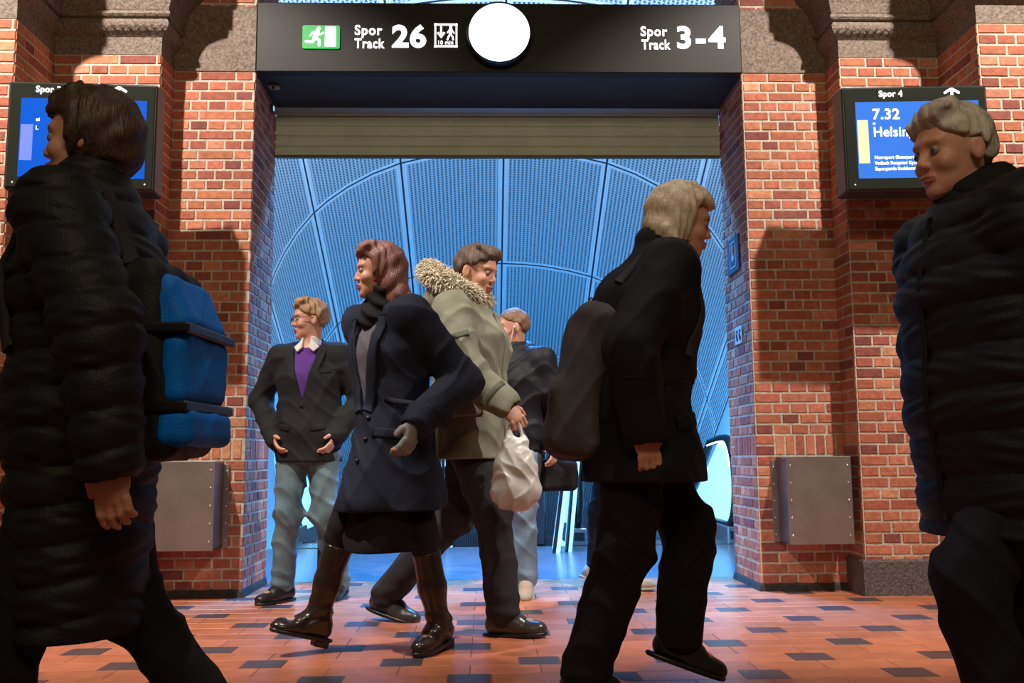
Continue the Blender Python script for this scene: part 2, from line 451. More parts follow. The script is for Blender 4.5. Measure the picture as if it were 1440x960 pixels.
# ------------------------------------------------------------------ inclined vaulted tunnel
XV = 0.27
def vault():
    prof = [(0, 0), (.35, .018), (.7, .07), (1.06, .158), (1.44, .291), (1.8, .50), (2.12, .76), (2.36, 1.02), (2.53, 1.258), (2.7, 1.60), (2.82, 1.95), (2.9, 2.30), (2.95, 2.75), (2.97, 3.19)]
    full = [(-x, d) for x, d in prof[::-1]][:-1] + prof
    arc = [0]
    for p, q_ in zip(full, full[1:]): arc.append(arc[-1] + math.dist(p, q_))
    mid = arc[len(prof) - 1]; arc = [a - mid for a in arc]
    Y0, Z0 = 10.77, 6.35; ts = [-3.2, 0, 2.4, 4.8, 7.2, 9.6, 12.0, 16.8, 21.6, 26.4]
    mb = MB(); rows = []
    for t in ts:
        rows.append(mb.verts([(XV + x, Y0 + .866 * t - .5 * d, Z0 - .5 * t - .866 * d) for x, d in full]))
    uvs = []
    for r in range(len(ts) - 1):
        for i in range(len(full) - 1):
            mb.face((rows[r] + i, rows[r] + i + 1, rows[r + 1] + i + 1, rows[r + 1] + i))
            uvs += [(arc[i], ts[r]), (arc[i + 1], ts[r]), (arc[i + 1], ts[r + 1]), (arc[i], ts[r + 1])]
    o = mb.build('ceiling', M_vault, smooth=True)
    uvl = o.data.uv_layers.new(name='UVMap')
    uvl.data.foreach_set('uv', [c + 40 * 0 for uv in uvs for c in uv])
    tag(o, kind='structure')
    # smooth lower walls beneath the vault
    for nm, s in (('wall_tunnel_left', -1), ('wall_tunnel_right', 1)):
        m2 = MB(); rows = []
        for t in ts:
            y = Y0 + .866 * t - .5 * 3.19; z = Z0 - .5 * t - .866 * 3.19
            rows.append(m2.verts([(XV + s * 2.99, y, z + .02), (XV + s * 3.02, y, z - 5.2)]))
        for a, b in zip(rows, rows[1:]):
            m2.face((a, a + 1, b + 1, b) if s > 0 else (a + 1, a, b, b + 1))
        tag(m2.build(nm, M_wallpanel), kind='structure')
vault()

# ------------------------------------------------------------------ sign board, shutter
board = empty('overhead_sign', (0, YA, 3.40), 0, 'long dark overhead track sign with lit lettering across the top of the opening', 'sign')
def bpart(o): o.location = (0, -YA, -3.40); return o
mb = MB(); mb.box((-1.51, 6.03, 3.398), (1.731, 6.11, 3.882), 0.006); bpart(mb.build('sign_housing', M_sign, board))
mb = MB(); mb.box((XL + .004, 6.112, 3.40), (XR - .004, YF - 0.03, 3.428)); mb.box((XL + .004, 6.112, 3.428), (XR - .004, 6.14, 3.86)); 
bpart(mb.build('soffit_panel', M_soffit, board))
YT = 6.026
def outline_text(*a, **k): return bpart(text_obj(*a, **k))
outline_text('track_lettering', 'Spor', -0.860, 3.655, 0.066, YT, M_white_e, board, bold=0.028, wfit=.182, space=1.12)
outline_text('track_lettering', 'Track', -0.860, 3.562, 0.066, YT, M_white_e, board, bold=0.028, wfit=.198, space=1.12)
outline_text('track_number', '26', -0.613, 3.573, 0.146, YT, M_white_e, board, bold=0.05, wfit=.228, space=1.06)
outline_text('track_lettering', 'Spor', 1.052, 3.655, 0.066, YT, M_white_e, board, bold=0.028, wfit=.180, space=1.12)
outline_text('track_lettering', 'Track', 1.056, 3.562, 0.066, YT, M_white_e, board, bold=0.028, wfit=.194, space=1.12)
outline_text('track_number', '3-4', 1.296, 3.573, 0.148, YT, M_white_e, board, bold=0.045, wfit=.328, space=1.18)
# exit pictogram
mb = MB(); 
def rrect(x0, z0, x1, z1, r, n=5):
    P = []
    for cx, cz, a0 in ((x1 - r, z0 + r, -90), (x1 - r, z1 - r, 0), (x0 + r, z1 - r, 90), (x0 + r, z0 + r, 180)):
        for i in range(n): a = rad(a0 + 90 * i / (n - 1)); P.append((cx + r * math.cos(a), cz + r * math.sin(a)))
    return P
mb.poly(rrect(-1.205, 3.555, -0.958, 3.715, .012), YT - .008, YT + .006)
ex = bpart(mb.build('exit_sign_panel', M_green_e, board))
mb = MB()
mb.poly([(-1.055, 3.567), (-0.984, 3.567), (-0.984, 3.703), (-1.055, 3.703)], YT - .011, YT - .007)
def stroke(mb, pts, w_, y=YT - .011):
    for (xa, za), (xb, zb) in zip(pts, pts[1:]):
        d = Vector((xb - xa, zb - za)); 
        if d.length < 1e-6: continue
        d.normalize(); n = Vector((-d.y, d.x)) * w_ / 2
        mb.poly([(xa - n.x, za - n.y), (xb - n.x, zb - n.y), (xb + n.x, zb + n.y), (xa + n.x, za + n.y)], y, y + .004)
    for x, z in pts: mb.poly([(x + w_ / 2 * math.cos(a * PI / 5), z + w_ / 2 * math.sin(a * PI / 5)) for a in range(10)], y, y + .004)
stroke(mb, [(-1.098, 3.690), (-1.097, 3.691)], .024)
stroke(mb, [(-1.108, 3.668), (-1.120, 3.628)], .032)
stroke(mb, [(-1.106, 3.668), (-1.085, 3.650), (-1.068, 3.662)], .011)
stroke(mb, [(-1.112, 3.670), (-1.138, 3.664), (-1.152, 3.642)], .011)
stroke(mb, [(-1.118, 3.625), (-1.092, 3.610), (-1.094, 3.575)], .016)
stroke(mb, [(-1.122, 3.622), (-1.140, 3.598), (-1.180, 3.602)], .016)
pm = mb.build('running_figure', M_white_e, ex)
# lift and walking time pictogram
mb = MB()
Q = [(-.330, 3.570, -.178, 3.582), (-.330, 3.722, -.178, 3.734), (-.330, 3.570, -.319, 3.734), (-.189, 3.570, -.178, 3.734)]
for x0, z0, x1, z1 in Q: mb.poly([(x0, z0), (x1, z0), (x1, z1), (x0, z1)], YT - .003, YT + .002)
yy = YT - .003
stroke(mb, [(-.286, 3.715), (-.286, 3.660)], .012, yy); mb.poly([(-.286, 3.632), (-.258, 3.668), (-.270, 3.676), (-.286, 3.660), (-.302, 3.676), (-.314, 3.668)], yy, yy + .004)
stroke(mb, [(-.222, 3.712), (-.221, 3.712)], .018, yy); stroke(mb, [(-.222, 3.695), (-.224, 3.665)], .020, yy)
stroke(mb, [(-.224, 3.662), (-.208, 3.640), (-.206, 3.622)], .010, yy); stroke(mb, [(-.226, 3.662), (-.236, 3.642), (-.244, 3.622)], .010, yy)
stroke(mb, [(-.214, 3.690), (-.200, 3.668)], .008, yy); stroke(mb, [(-.230, 3.690), (-.243, 3.672)], .008, yy)
bpart(mb.build('walking_time_pictogram', M_white_e, board))
outline_text('track_lettering', '10 min', -0.312, 3.590, 0.026, YT, M_white_e, board, bold=0.02, wscale=1.0)

ck = empty('round_clock', (0.101, 5.99, 3.638), 0, 'round glowing white clock disc on the front of the dark track sign', 'clock')
mb = MB(); mb.cyl((0, -.045, 0), (0, -.040, 0), .204, 64); mb.build('clock_face', M_clock, ck)
mb = MB(); mb.cyl((0, -.0405, 0), (0, 0.04, 0), .2035, 64); mb.build('clock_drum', mat('clock_drum', (.015, .02, .035), .4), ck)
mb = MB(); mb.tube([(0.2075 * math.cos(a), -.044, 0.2075 * math.sin(a)) for a in [2 * PI * i / 64 for i in range(65)]], 0.007, 8, cap=False)
mb.build('clock_rim', mat('clock_rim', (.02, .03, .06), .3), ck)

sh = empty('roller_shutter', (0.107, YF, 3.04), 0, 'olive grey roller shutter pulled up beneath the overhead sign', 'shutter')
mb = MB(); zt = 3.428; zb = 3.045; n = 5; hs = (zt - zb) / n
for i in range(n):
    z0 = zb + i * hs
    P = [(YF + .0, z0), (YF - .006, z0 + .006), (YF - .006, z0 + hs * .82), (YF + .004, z0 + hs * .88), (YF + .004, z0 + hs)]
    q = mb.verts([(XL + .004, y, z) for y, z in P]); q2 = mb.verts([(XR - .004, y, z) for y, z in P])
    for k in range(4): mb.face((q + k, q2 + k, q2 + k + 1, q + k + 1))
    for k in range(1):
        mb.tube([(XL + .004, YF - .004, z0 + hs * .45), (XR - .004, YF - .004, z0 + hs * .45)], .003, 6)
mb.box((XL + .004, YF + .005, zb), (XR - .004, YF + .02, zt))
o = mb.build('slat_curtain', M_shutter, sh); o.location = (-.107, -YF, -3.04)
mb = MB(); mb.box((XL + .004, YF - .012, zb - .012), (XR - .004, YF + .024, zb + .006), .003)
o = mb.build('bottom_rail', mat('shutter_rail', (.10, .09, .06), .5), sh); o.location = (-.107, -YF, -3.04)

# wall above the opening, seen over the sign
mb = MB(); mb.box((-3.3, YF + .05, 4.6), (3.6, YF + .15, 8.6)); mb.box((-3.3, YF + .05, 0), (XL - .35, YF + .15, 4.6)); mb.box((XR + .35, YF + .05, 0), (3.6, YF + .15, 4.6))
tag(mb.build('wall_back', M_mortar), kind='structure')

# small fittings
t = empty('motion_detector', (-1.44, 6.27, 3.40), 0, 'small beige detector under the left end of the dark sign', 'detector')
mb = MB(); mb.box((-.035, -.03, -.022), (.035, .03, 0), .006); mb.build('detector_case', mat('beige_plastic', (.35, .25, .15), .5), t)
mb = MB(); mb.ball((0.0, -.02, -.024), .012); mb.build('lens', M_black, t, smooth=True)
t = empty('indicator_lamp', (XL + .005, 6.53, 3.36), 0, 'tiny pale blue indicator lamp high on the left jamb', 'lamp')
mb = MB(); mb.box((0, -.02, -.05), (.02, .02, .0), .004); mb.build('lamp_case', M_black, t)
mb = MB(); mb.box((.0205, -.012, -.042), (.026, .012, -.008), .002); mb.build('lamp_lens', mat('pale_lamp', (.4, .6, .7), .3, emis=(.4, .75, .9), estr=.8), t)

# pictogram sign and small plate on the right jamb
t = empty('pictogram_sign', (XR - .006, 6.42, 2.24), 0, 'blue grey upright pictogram sign on the right jamb', 'sign')
mb = MB(); mb.box((-.010, -.145, -.125), (.0, .145, .125), .003); mb.build('sign_plate', M_signblue, t)
mb = MB()
for y0, y1, z0, z1 in ((-.075, .075, -.09, -.084), (-.075, .075, .084, .09), (-.075, -.069, -.09, .09), (.069, .075, -.09, .09)): mb.box((-.0125, y0, z0), (-.010, y1, z1))
mb.build('frame_line', M_offwhite, t)
mb = MB(); mb.tube([(-.012, .0, .055), (-.012, -.004, .0)], .010, 8); mb.ball((-.012, .0, -.02), .030, sq=(.1, 1, .9)); mb.ball((-.012, .012, .06), .012, sq=(.2, 1, 1))
mb.build('symbol', M_offwhite, t)
t = empty('number_plate', (XR - .006, 6.37, 1.67), 0, 'small square white plate with two black marks low on the right jamb', 'sign')
mb = MB(); mb.box((-.006, -.085, -.06), (.0, .085, .06), .002); mb.build('plate', M_offwhite, t)
for yc in (-.038, .035):
    mb = MB(); mb.box((-.009, yc - .024, -.035), (-.006, yc + .012, -.012)); mb.box((-.009, yc - .006, -.012), (-.006, yc + .02, .012)); mb.box((-.009, yc - .02, .018), (-.006, yc + .008, .036))
    mb.build('black_mark', M_black, t)

# steel boxes on the piers
def steel_box(x0, x1, s, label):
    xc = (x0 + x1) / 2
    t = empty('steel_wall_box', (xc, YA, .31), 0, label, 'box', 'steel boxes on the brick piers')
    w2 = (x1 - x0) / 2; h = .535
    mb = MB(); mb.box((-w2, -.245, 0), (w2, -.239, h), .002)
    mb.box((-w2 + .004, -.24, h - .006), (w2 - .004, -.02, h)); mb.build('front_panel', M_steel, t)
    mb = MB(); mb.box((-w2 + .006, -.239, .004), (-w2 + .010, -.012, h - .008)); mb.box((w2 - .010, -.239, .004), (w2 - .006, -.012, h - .008)); mb.box((-w2 + .006, -.239, .002), (w2 - .006, -.012, .008))
    mb.build('side_panels', mat('steel_side_shaded', (.18, .17, .19), .35, metal=.8), t)  # sides: same steel with shade and purple reflection put into its colour
    for q in (-1, 1):
        mb = MB(); xa, xb = sorted((q * (w2 - .012), q * (w2 + .028))); mb.box((xa, -.02, .0), (xb, -.008, h - .02), .002)
        mb.build('mounting_flange', M_steel, t)
    for q in (-1, 1):
        for i in range(5):
            mb = MB(); mb.ball((q * (w2 - .022), -.247, .055 + i * (h - .11) / 4), .0075, sq=(1, .55, 1)); mb.build('rivet', M_rivet, t, smooth=True)
    for q in (-1, 1):
        for i in range(5):
            mb = MB(); mb.ball((q * (w2 + .014), -.021, .045 + i * (h - .11) / 4), .006, sq=(1, .55, 1)); mb.build('flange_rivet', M_rivet, t, smooth=True)
    return t
steel_box(-2.035, -1.645, -1, 'riveted steel box on the left pier, partly hidden by the dark quilted coat')
steel_box(1.855, 2.256, 1, 'riveted steel box on the right pier, fully in view')

# departure displays
def display(x0, x1, yc, rz, right):
    xc = (x0 + x1) / 2; W = (x1 - x0) / 2
    lab = 'black departure display with blue screen showing 7.32 Helsingør' if right else 'black departure display with blue screen showing 7.26 behind the brown head'
    t = empty('departure_display', (xc, yc, 2.37), rz, lab, 'display', 'departure displays beside the opening')
    h = .63; y = 0
    mb = MB(); mb.box((-W, 0, 0), (W, .17, h), .008); mb.build('display_housing', M_blackbox, t)
    mb = MB(); mb.box((-W + .012, -.006, .012), (W - .012, .002, h - .012), .003); mb.build('bezel', M_bezel, t)
    f = MB(); f.box((-W * .2, .17, .2), (W * .2, .47, .42), .004); f.build('bracket', M_blackbox, t)
    for q in (-1, 1):
        mb = MB(); mb.ball((q * (W - .05), -.008, .035), .008, sq=(1, .5, 1)); mb.build('screw', M_rivet, t, smooth=True)
    sy = -.0075
    if right:
        X0, X1, Z0_, Z1_ = -W + .075, W - .055, .075, .535
        m = MB(); m.box((X0, sy, Z0_), (X1, sy + .003, Z1_)); sobj = m.build('screen', M_scr_r, t)
        m = MB(); m.box((X0 + .006, sy - .002, .165), (X0 + .068, sy + .001, .425)); m.build('beige_strip', M_scr_be, sobj)
        ty = sy - .0015; tx = X0 + .095
        text_obj('screen_text', '7.32', tx, .430, .062, ty, M_white_e, sobj, bold=.025, wscale=1.0, depth=.001)
        text_obj('screen_text', 'til', tx, .397, .014, ty, M_white_e, sobj, depth=.001)
        text_obj('screen_text', 'Helsingør', tx, .325, .058, ty, M_white_e, sobj, bold=.015, wscale=.92, depth=.001)
        for i, s_ in enumerate(('Nørreport Østerport Hellerup', 'Vedbæk Rungsted Kyst', 'Espergærde Snekkersten')):
            text_obj('screen_text', s_, tx, .190 - .034 * i, .019, ty, M_white_e, sobj, bold=.02, wscale=.9, depth=.001)
        m = MB(); m.box((X1 - .09, sy - .002, .43), (X1 - .045, sy + .001, .49)); m.build('light_square', M_scr_lt, sobj)
        text_obj('header_text', 'Spor 4', -W + .215, .567, .036, sy + .001, M_white_e, t, bold=.03, wscale=.95, depth=.001)
        ax = W - .205
    else:
        X0, X1, Z0_, Z1_ = -W + .075, W - .055, .07, .53
        m = MB(); m.box((X0, sy, Z0_), (X1, sy + .003, Z1_)); sobj = m.build('screen', M_scr_l, t)
        m = MB(); m.box((X0 + .006, sy - .002, .165), (X0 + .072, sy + .001, .375)); m.build('light_strip', M_scr_lt, sobj)
        ty = sy - .0015
        text_obj('screen_text', '7.26', X1 - .165, .440, .030, ty, M_white_e, sobj, bold=.03, depth=.001)
        text_obj('screen_text', 'til', X0 + .085, .395, .018, ty, M_white_e, sobj, depth=.001)
        text_obj('screen_text', 'L', X0 + .085, .345, .022, ty, M_white_e, sobj, bold=.02, depth=.001)
        for q in (.405, .395): 
            m = MB(); m.box((X1 - .085, sy - .002, q), (X1 - .045, sy + .001, q + .004)); m.build('text_line', M_scr_sq, sobj)
        m = MB(); m.box((X1 - .085, sy - .002, .350), (X1 - .050, sy + .001, .378)); m.build('light_square', M_scr_sq, sobj)
        text_obj('header_text', 'Spor 3', -W + .150, .567, .036, sy + .001, M_white_e, t, bold=.03, wscale=.95, depth=.001)
        ax = W - .215
    m = MB(); az = .572
    stroke(m, [(ax, az - .012), (ax, az + .030)], .015, sy - .0005); stroke(m, [(ax - .040, az + .012), (ax - .004, az + .034), (ax + .004, az + .034), (ax + .040, az + .012)], .014, sy - .0005)
    m.build('arrow', M_white_e, t)
display(2.10, 2.945, 5.27, rad(-3.0), True)
display(-2.70, -1.88, 5.26, rad(4.0), False)

# ------------------------------------------------------------------ escalators
def path_newel(y0, zc, r, n=14):
    """handrail line in YZ: up the slope from far, level, round the newel, back underneath"""
    P = [(y0 + 6.0, 1.0 - .55 * 5.2 + .0), (y0 + .9, 1.0), (y0 + .45, 1.03)]
    for i in range(n + 1):
        a = PI / 2 + PI * i / n; P.append((y0 + r * .55 + r * .75 * math.cos(a), zc + r * math.sin(a)))
    P.append((y0 + .8, zc - r))
    return P
def escalator(xc, hw, label):
    t = empty('escalator', (xc, 9.3, 0), 0, label, 'escalator', 'escalators leading down the blue tunnel')
    for s in (-1, 1):
        x = s * hw; zc = .60; r = .43
        P = path_newel(0, zc, r)
        mb = MB(); mb.tube([(x, y, z) for y, z in P], .042, 10); mb.build('handrail', M_handrail, t, smooth=True)
        mb = MB(); pl = [(y, z) for y, z in P[2:]]; pl = [(y + .0 if y > .4 else y + .035, z) for y, z in pl]
        poly = pl + [(6.0, -2.5), (6.0, -1.75)]
        a = mb.verts([(x - .008, y, z) for y, z in poly]); b = mb.verts([(x + .008, y, z) for y, z in poly]); n = len(poly)
        mb.face([a + i for i in range(n)]); mb.face([b + n - 1 - i for i in range(n)])
        for i in range(n): mb.face((a + i, b + i, b + (i + 1) % n, a + (i + 1) % n))
        bal = mb.build('balustrade', M_backlit, t)
        mb = MB(); mb.tube([(x - s * .03, y + .06, z - .035) for y, z in P[1:9]], .008, 8); mb.build('tube_lamp', M_lamp, bal)
        mb = MB(); mb.box((x - .075, -.02, 0), (x + .075, .9, .17), .01); mb.box((x - .06, .9, -.05), (x + .06, 1.6, .12)); mb.build('skirt_cabinet', M_escsteel, t)
        mb = MB(); mb.box((x - .05, -.026, .05), (x + .05, -.019, .13)); mb.ball((x - s * .03, -.03, .09), .012); mb.build('control_panel', M_escdark, t)
    mb = MB(); mb.box((-hw + .07, 0, -.06), (hw - .07, .45, .012))
    for i in range(28):
        xx = -hw + .09 + i * (2 * hw - .18) / 27; mb.box((xx - .004, .05, .012), (xx + .004, .45, .016))
    mb.build('comb_plate', M_escsteel, t)
    for i in range(9):
        mb = MB(); z = -.02 - .0 if i < 2 else -.02 - .2 * (i - 1)
        mb.box((-hw + .08, .45 + .36 * i, z - .2), (hw - .08, .45 + .36 * i + .4, z), .004); mb.build('step', M_escdark, t)
    return t
escalator(-1.20, .76, 'left escalator with black handrail loop beside the man in jeans')
escalator(1.66, .76, 'right escalator with black handrail loop beside the right brick jamb')
t = empty('service_cabinet', (0.42, 9.32, 0), 0, 'tall dark cabinet between the escalators behind the plastic bag', 'cabinet')
mb = MB(); mb.box((-.16, 0, 0), (.16, .5, .86), .02); mb.build('cabinet_body', M_escdark, t)
mb = MB(); mb.box((-.17, -.01, .86), (.17, .5, .885), .006); mb.build('cabinet_top', M_escsteel, t)
t = empty('escalator_guard', (0.68, 8.85, 0), 0, 'slanting pair of lit glass guard panels beside the dark cabinet', 'guard')
for i, (xa, xb) in enumerate(((-.04, .08), (.08, .17))):
    mb = MB(); mb.obox(((xa + xb) / 2, .1 * i, .42), (.012 + .006 * (1 - i), 0, 0), (0, .25, 0), ((xb - xa) / 2, 0, .42)); mb.build('guard_panel', M_backlit, t)
    mb = MB(); mb.tube([(xa - .035, .1 * i - .24, 0), (xb - .035, .1 * i - .24, .88)], .018, 8); mb.build('guard_rail', M_escdark, t)
# ------------------------------------------------------------------ people: smooth solids grown on a grid
def rotm(yaw=0.0, pitch=0.0, roll=0.0):
    cy, sy, cp, sp, cr, sr = math.cos(yaw), math.sin(yaw), math.cos(pitch), math.sin(pitch), math.cos(roll), math.sin(roll)
    Rz = np.array([[cy, -sy, 0], [sy, cy, 0], [0, 0, 1]]); Ry = np.array([[cp, 0, sp], [0, 1, 0], [-sp, 0, cp]]); Rx = np.array([[1, 0, 0], [0, cr, -sr], [0, sr, cr]])
    return Rz @ Ry @ Rx     # positive pitch looks down

class Vox:
    def __init__(s, lo, hi, h):
        s.lo = np.array(lo, float); s.h = h
        s.n = np.ceil((np.array(hi, float) - s.lo) / h).astype(int) + 1
        s.F = np.full(s.n, 0.08, np.float32)
        s.ax = [(s.lo[i] + h * np.arange(s.n[i])).astype(np.float32) for i in range(3)]
    def sub(s, lo, hi):
        sl = []
        for i in range(3):
            a = int(max(0, math.floor((lo[i] - s.lo[i]) / s.h))); b = int(min(s.n[i], math.ceil((hi[i] - s.lo[i]) / s.h) + 1))
            if b <= a: return None, None
            sl.append(slice(a, b))
        return tuple(sl), (s.ax[0][sl[0]][:, None, None], s.ax[1][sl[1]][None, :, None], s.ax[2][sl[2]][None, None, :])
    def comb(s, sl, d, k, op):
        F = s.F[sl]; k = max(k, 1e-4)
        if op == 'add':
            h = np.clip(.5 + .5 * (F - d) / k, 0, 1); s.F[sl] = F * (1 - h) + d * h - k * h * (1 - h)
        elif op == 'cut':
            d = -d; h = np.clip(.5 + .5 * (d - F) / k, 0, 1); s.F[sl] = F * (1 - h) + d * h + k * h * (1 - h)
    def cone(s, a, b, ra, rb, k=.02, sc=(1, 1, 1), op='add'):
        sc = np.array(sc, float); a = np.array(a, float); b = np.array(b, float); m = k + .03; R = max(ra, rb)
        lo = np.minimum(a, b) - R * sc - m; hi = np.maximum(a, b) + R * sc + m
        sl, P = s.sub(lo, hi)
        if sl is None: return s
        A = a / sc; B = b / sc; D = B - A; dd = max(D @ D, 1e-9)
        p = [P[i] / np.float32(sc[i]) - np.float32(A[i]) for i in range(3)]
        t = np.clip((p[0] * D[0] + p[1] * D[1] + p[2] * D[2]) / dd, 0, 1).astype(np.float32)
        q = np.sqrt((p[0] - t * D[0]) ** 2 + (p[1] - t * D[1]) ** 2 + (p[2] - t * D[2]) ** 2)
        s.comb(sl, ((q - (ra + (rb - ra) * t)) * min(sc)).astype(np.float32), k, op); return s
    def chain(s, pts, rs, k=.02, sc=(1, 1, 1), op='add'):
        for i in range(len(pts) - 1): s.cone(pts[i], pts[i + 1], rs[i], rs[i + 1], k, sc, op)
        return s
    def ell(s, c, r, k=.02, R=None, op='add'):
        c = np.array(c, float); r = np.array(r, float); m = max(r) + k + .03 if R is not None else r + k + .03
        sl, P = s.sub(c - m, c + m)
        if sl is None: return s
        q = [P[i] - np.float32(c[i]) for i in range(3)]
        if R is not None: q = [q[0] * R[0, j] + q[1] * R[1, j] + q[2] * R[2, j] for j in range(3)]
        k0 = np.sqrt((q[0] / r[0]) ** 2 + (q[1] / r[1]) ** 2 + (q[2] / r[2]) ** 2)
        k1 = np.sqrt((q[0] / r[0] ** 2) ** 2 + (q[1] / r[1] ** 2) ** 2 + (q[2] / r[2] ** 2) ** 2) + 1e-6
        s.comb(sl, (k0 * (k0 - 1) / k1).astype(np.float32), k, op); return s
    def box(s, c, r, rnd_=.02, k=.01, R=None, op='add'):
        c = np.array(c, float); r = np.array(r, float); m = np.full(3, np.linalg.norm(r) + k + .03)
        sl, P = s.sub(c - m, c + m)
        if sl is None: return s
        q = [P[i] - np.float32(c[i]) for i in range(3)]
        if R is not None: q = [q[0] * R[0, j] + q[1] * R[1, j] + q[2] * R[2, j] for j in range(3)]
        q = [np.abs(q[i]) - (r[i] - rnd_) for i in range(3)]
        o = np.sqrt(sum(np.maximum(v, 0) ** 2 for v in q)) + np.minimum(np.maximum(np.maximum(q[0], q[1]), q[2]), 0) - rnd_
        s.comb(sl, o.astype(np.float32), k, op); return s
    def keep(s, n, c, k=.004):            # keep the side where n.p > c
        n = np.array(n, float); n = n / np.linalg.norm(n)
        sl = (slice(None),) * 3
        d = (s.ax[0][:, None, None] * n[0] + s.ax[1][None, :, None] * n[1] + s.ax[2][None, None, :] * n[2] - c).astype(np.float32)
        s.comb(sl, d * -1.0 * -1.0 if False else (-(-d)), k, 'cut') if False else s._max(-d, k); return s
    def _max(s, d, k):
        h = np.clip(.5 + .5 * (d - s.F) / k, 0, 1); s.F = (s.F * (1 - h) + d * h + k * h * (1 - h)).astype(np.float32)
    def warp(s, fn):
        X, Y, Z = s.ax[0][:, None, None], s.ax[1][None, :, None], s.ax[2][None, None, :]
        s.F = (s.F - fn(X, Y, Z)).astype(np.float32); return s
    def at(s, p):
        g = (v3(*p) - s.lo) / s.h; g = np.clip(g, 1, s.n - 3); i = np.floor(g).astype(int); f = g - i
        c = s.F[i[0]:i[0] + 2, i[1]:i[1] + 2, i[2]:i[2] + 2]
        c = c[0] * (1 - f[0]) + c[1] * f[0]; c = c[0] * (1 - f[1]) + c[1] * f[1]; return float(c[0] * (1 - f[2]) + c[1] * f[2])
    def grad(s, p):
        p = v3(*p); e = s.h * 1.6; g = v3(*[s.at(p + e * v3(*d)) - s.at(p - e * v3(*d)) for d in ((1, 0, 0), (0, 1, 0), (0, 0, 1))]); return g / (np.linalg.norm(g) + 1e-9)
    def hit(s, p, d):
        """first surface point from p going along d"""
        p = v3(*p); d = v3(*d) / np.linalg.norm(d)
        for _ in range(220):
            f = s.at(p)
            if f < .0005: break
            p = p + d * max(min(f * .7, .02), .0015)
        return p, s.grad(p)
    def mesh(s):
        F = s.F; h = s.h
        F[0], F[-1], F[:, 0], F[:, -1], F[:, :, 0], F[:, :, -1] = .05, .05, .05, .05, .05, .05
        S = F < 0
        A = S[:-1, :-1, :-1].astype(np.int8).copy(); nn = 0
        for di in (0, 1):
            for dj in (0, 1):
                for dk in (0, 1):
                    if di + dj + dk == 0: continue
                    A += S[di:S.shape[0] - 1 + di, dj:S.shape[1] - 1 + dj, dk:S.shape[2] - 1 + dk]
        act = np.argwhere((A > 0) & (A < 8)); del A
        if len(act) == 0: return np.zeros((0, 3)), np.zeros((0, 4), int)
        off = np.array([(i, j, k) for i in (0, 1) for j in (0, 1) for k in (0, 1)])
        val = np.stack([F[act[:, 0] + o[0], act[:, 1] + o[1], act[:, 2] + o[2]] for o in off], 1)
        acc = np.zeros((len(act), 3)); cnt = np.zeros(len(act))
        for i in range(8):
            for j in range(i + 1, 8):
                if abs(off[i] - off[j]).sum() != 1: continue
                a, b = val[:, i], val[:, j]; m = (a < 0) != (b < 0)
                t = np.where(m, a / np.where(m, a - b, 1), 0)
                acc += np.where(m[:, None], off[i] + t[:, None] * (off[j] - off[i]), 0); cnt += m
        V = s.lo + (act + acc / cnt[:, None]) * h
        idx = np.full(np.array(F.shape) - 1, -1, np.int32); idx[act[:, 0], act[:, 1], act[:, 2]] = np.arange(len(act))
        Q = []
        for ax in range(3):
            b, c = (ax + 1) % 3, (ax + 2) % 3
            s0 = [slice(None)] * 3; s1 = [slice(None)] * 3
            s0[ax] = slice(0, -1); s1[ax] = slice(1, None)
            for q in (b, c):
                s0[q] = slice(1, -1); s1[q] = slice(1, -1)
            a0, a1 = S[tuple(s0)], S[tuple(s1)]
            for flag in (0, 1):
                m = (a0 & ~a1) if flag == 0 else (~a0 & a1)
                e = np.argwhere(m)
                if not len(e): continue
                e[:, b] += 1; e[:, c] += 1
                def cell(db, dc):
                    g = e.copy(); g[:, b] += db; g[:, c] += dc; return idx[g[:, 0], g[:, 1], g[:, 2]]
                q4 = [cell(-1, -1), cell(0, -1), cell(0, 0), cell(-1, 0)]
                if flag: q4 = q4[::-1]
                Q.append(np.stack(q4, 1))
        return V, np.concatenate(Q)
    def build(s, name, mats, parent, scale=1.0, matfn=None, T=None):
        V, Q = s.mesh()
        V = V * scale
        me = bpy.data.meshes.new(name)
        me.vertices.add(len(V)); me.vertices.foreach_set('co', V.astype(np.float32).ravel())
        me.loops.add(len(Q) * 4); me.loops.foreach_set('vertex_index', Q.astype(np.int32).ravel())
        me.polygons.add(len(Q)); me.polygons.foreach_set('loop_start', np.arange(0, len(Q) * 4, 4, dtype=np.int32))
        me.polygons.foreach_set('use_smooth', np.ones(len(Q), bool))
        for m in (mats if isinstance(mats, (list, tuple)) else [mats]): me.materials.append(m)
        if matfn is not None:
            c = V[Q].mean(1) / scale
            me.polygons.foreach_set('material_index', matfn(c).astype(np.int32))
        me.update(calc_edges=True); me.validate()
        o = bpy.data.objects.new(name, me); col.objects.link(o)
        if parent: o.parent = parent
        if T is not None: o.matrix_local = T
        return o

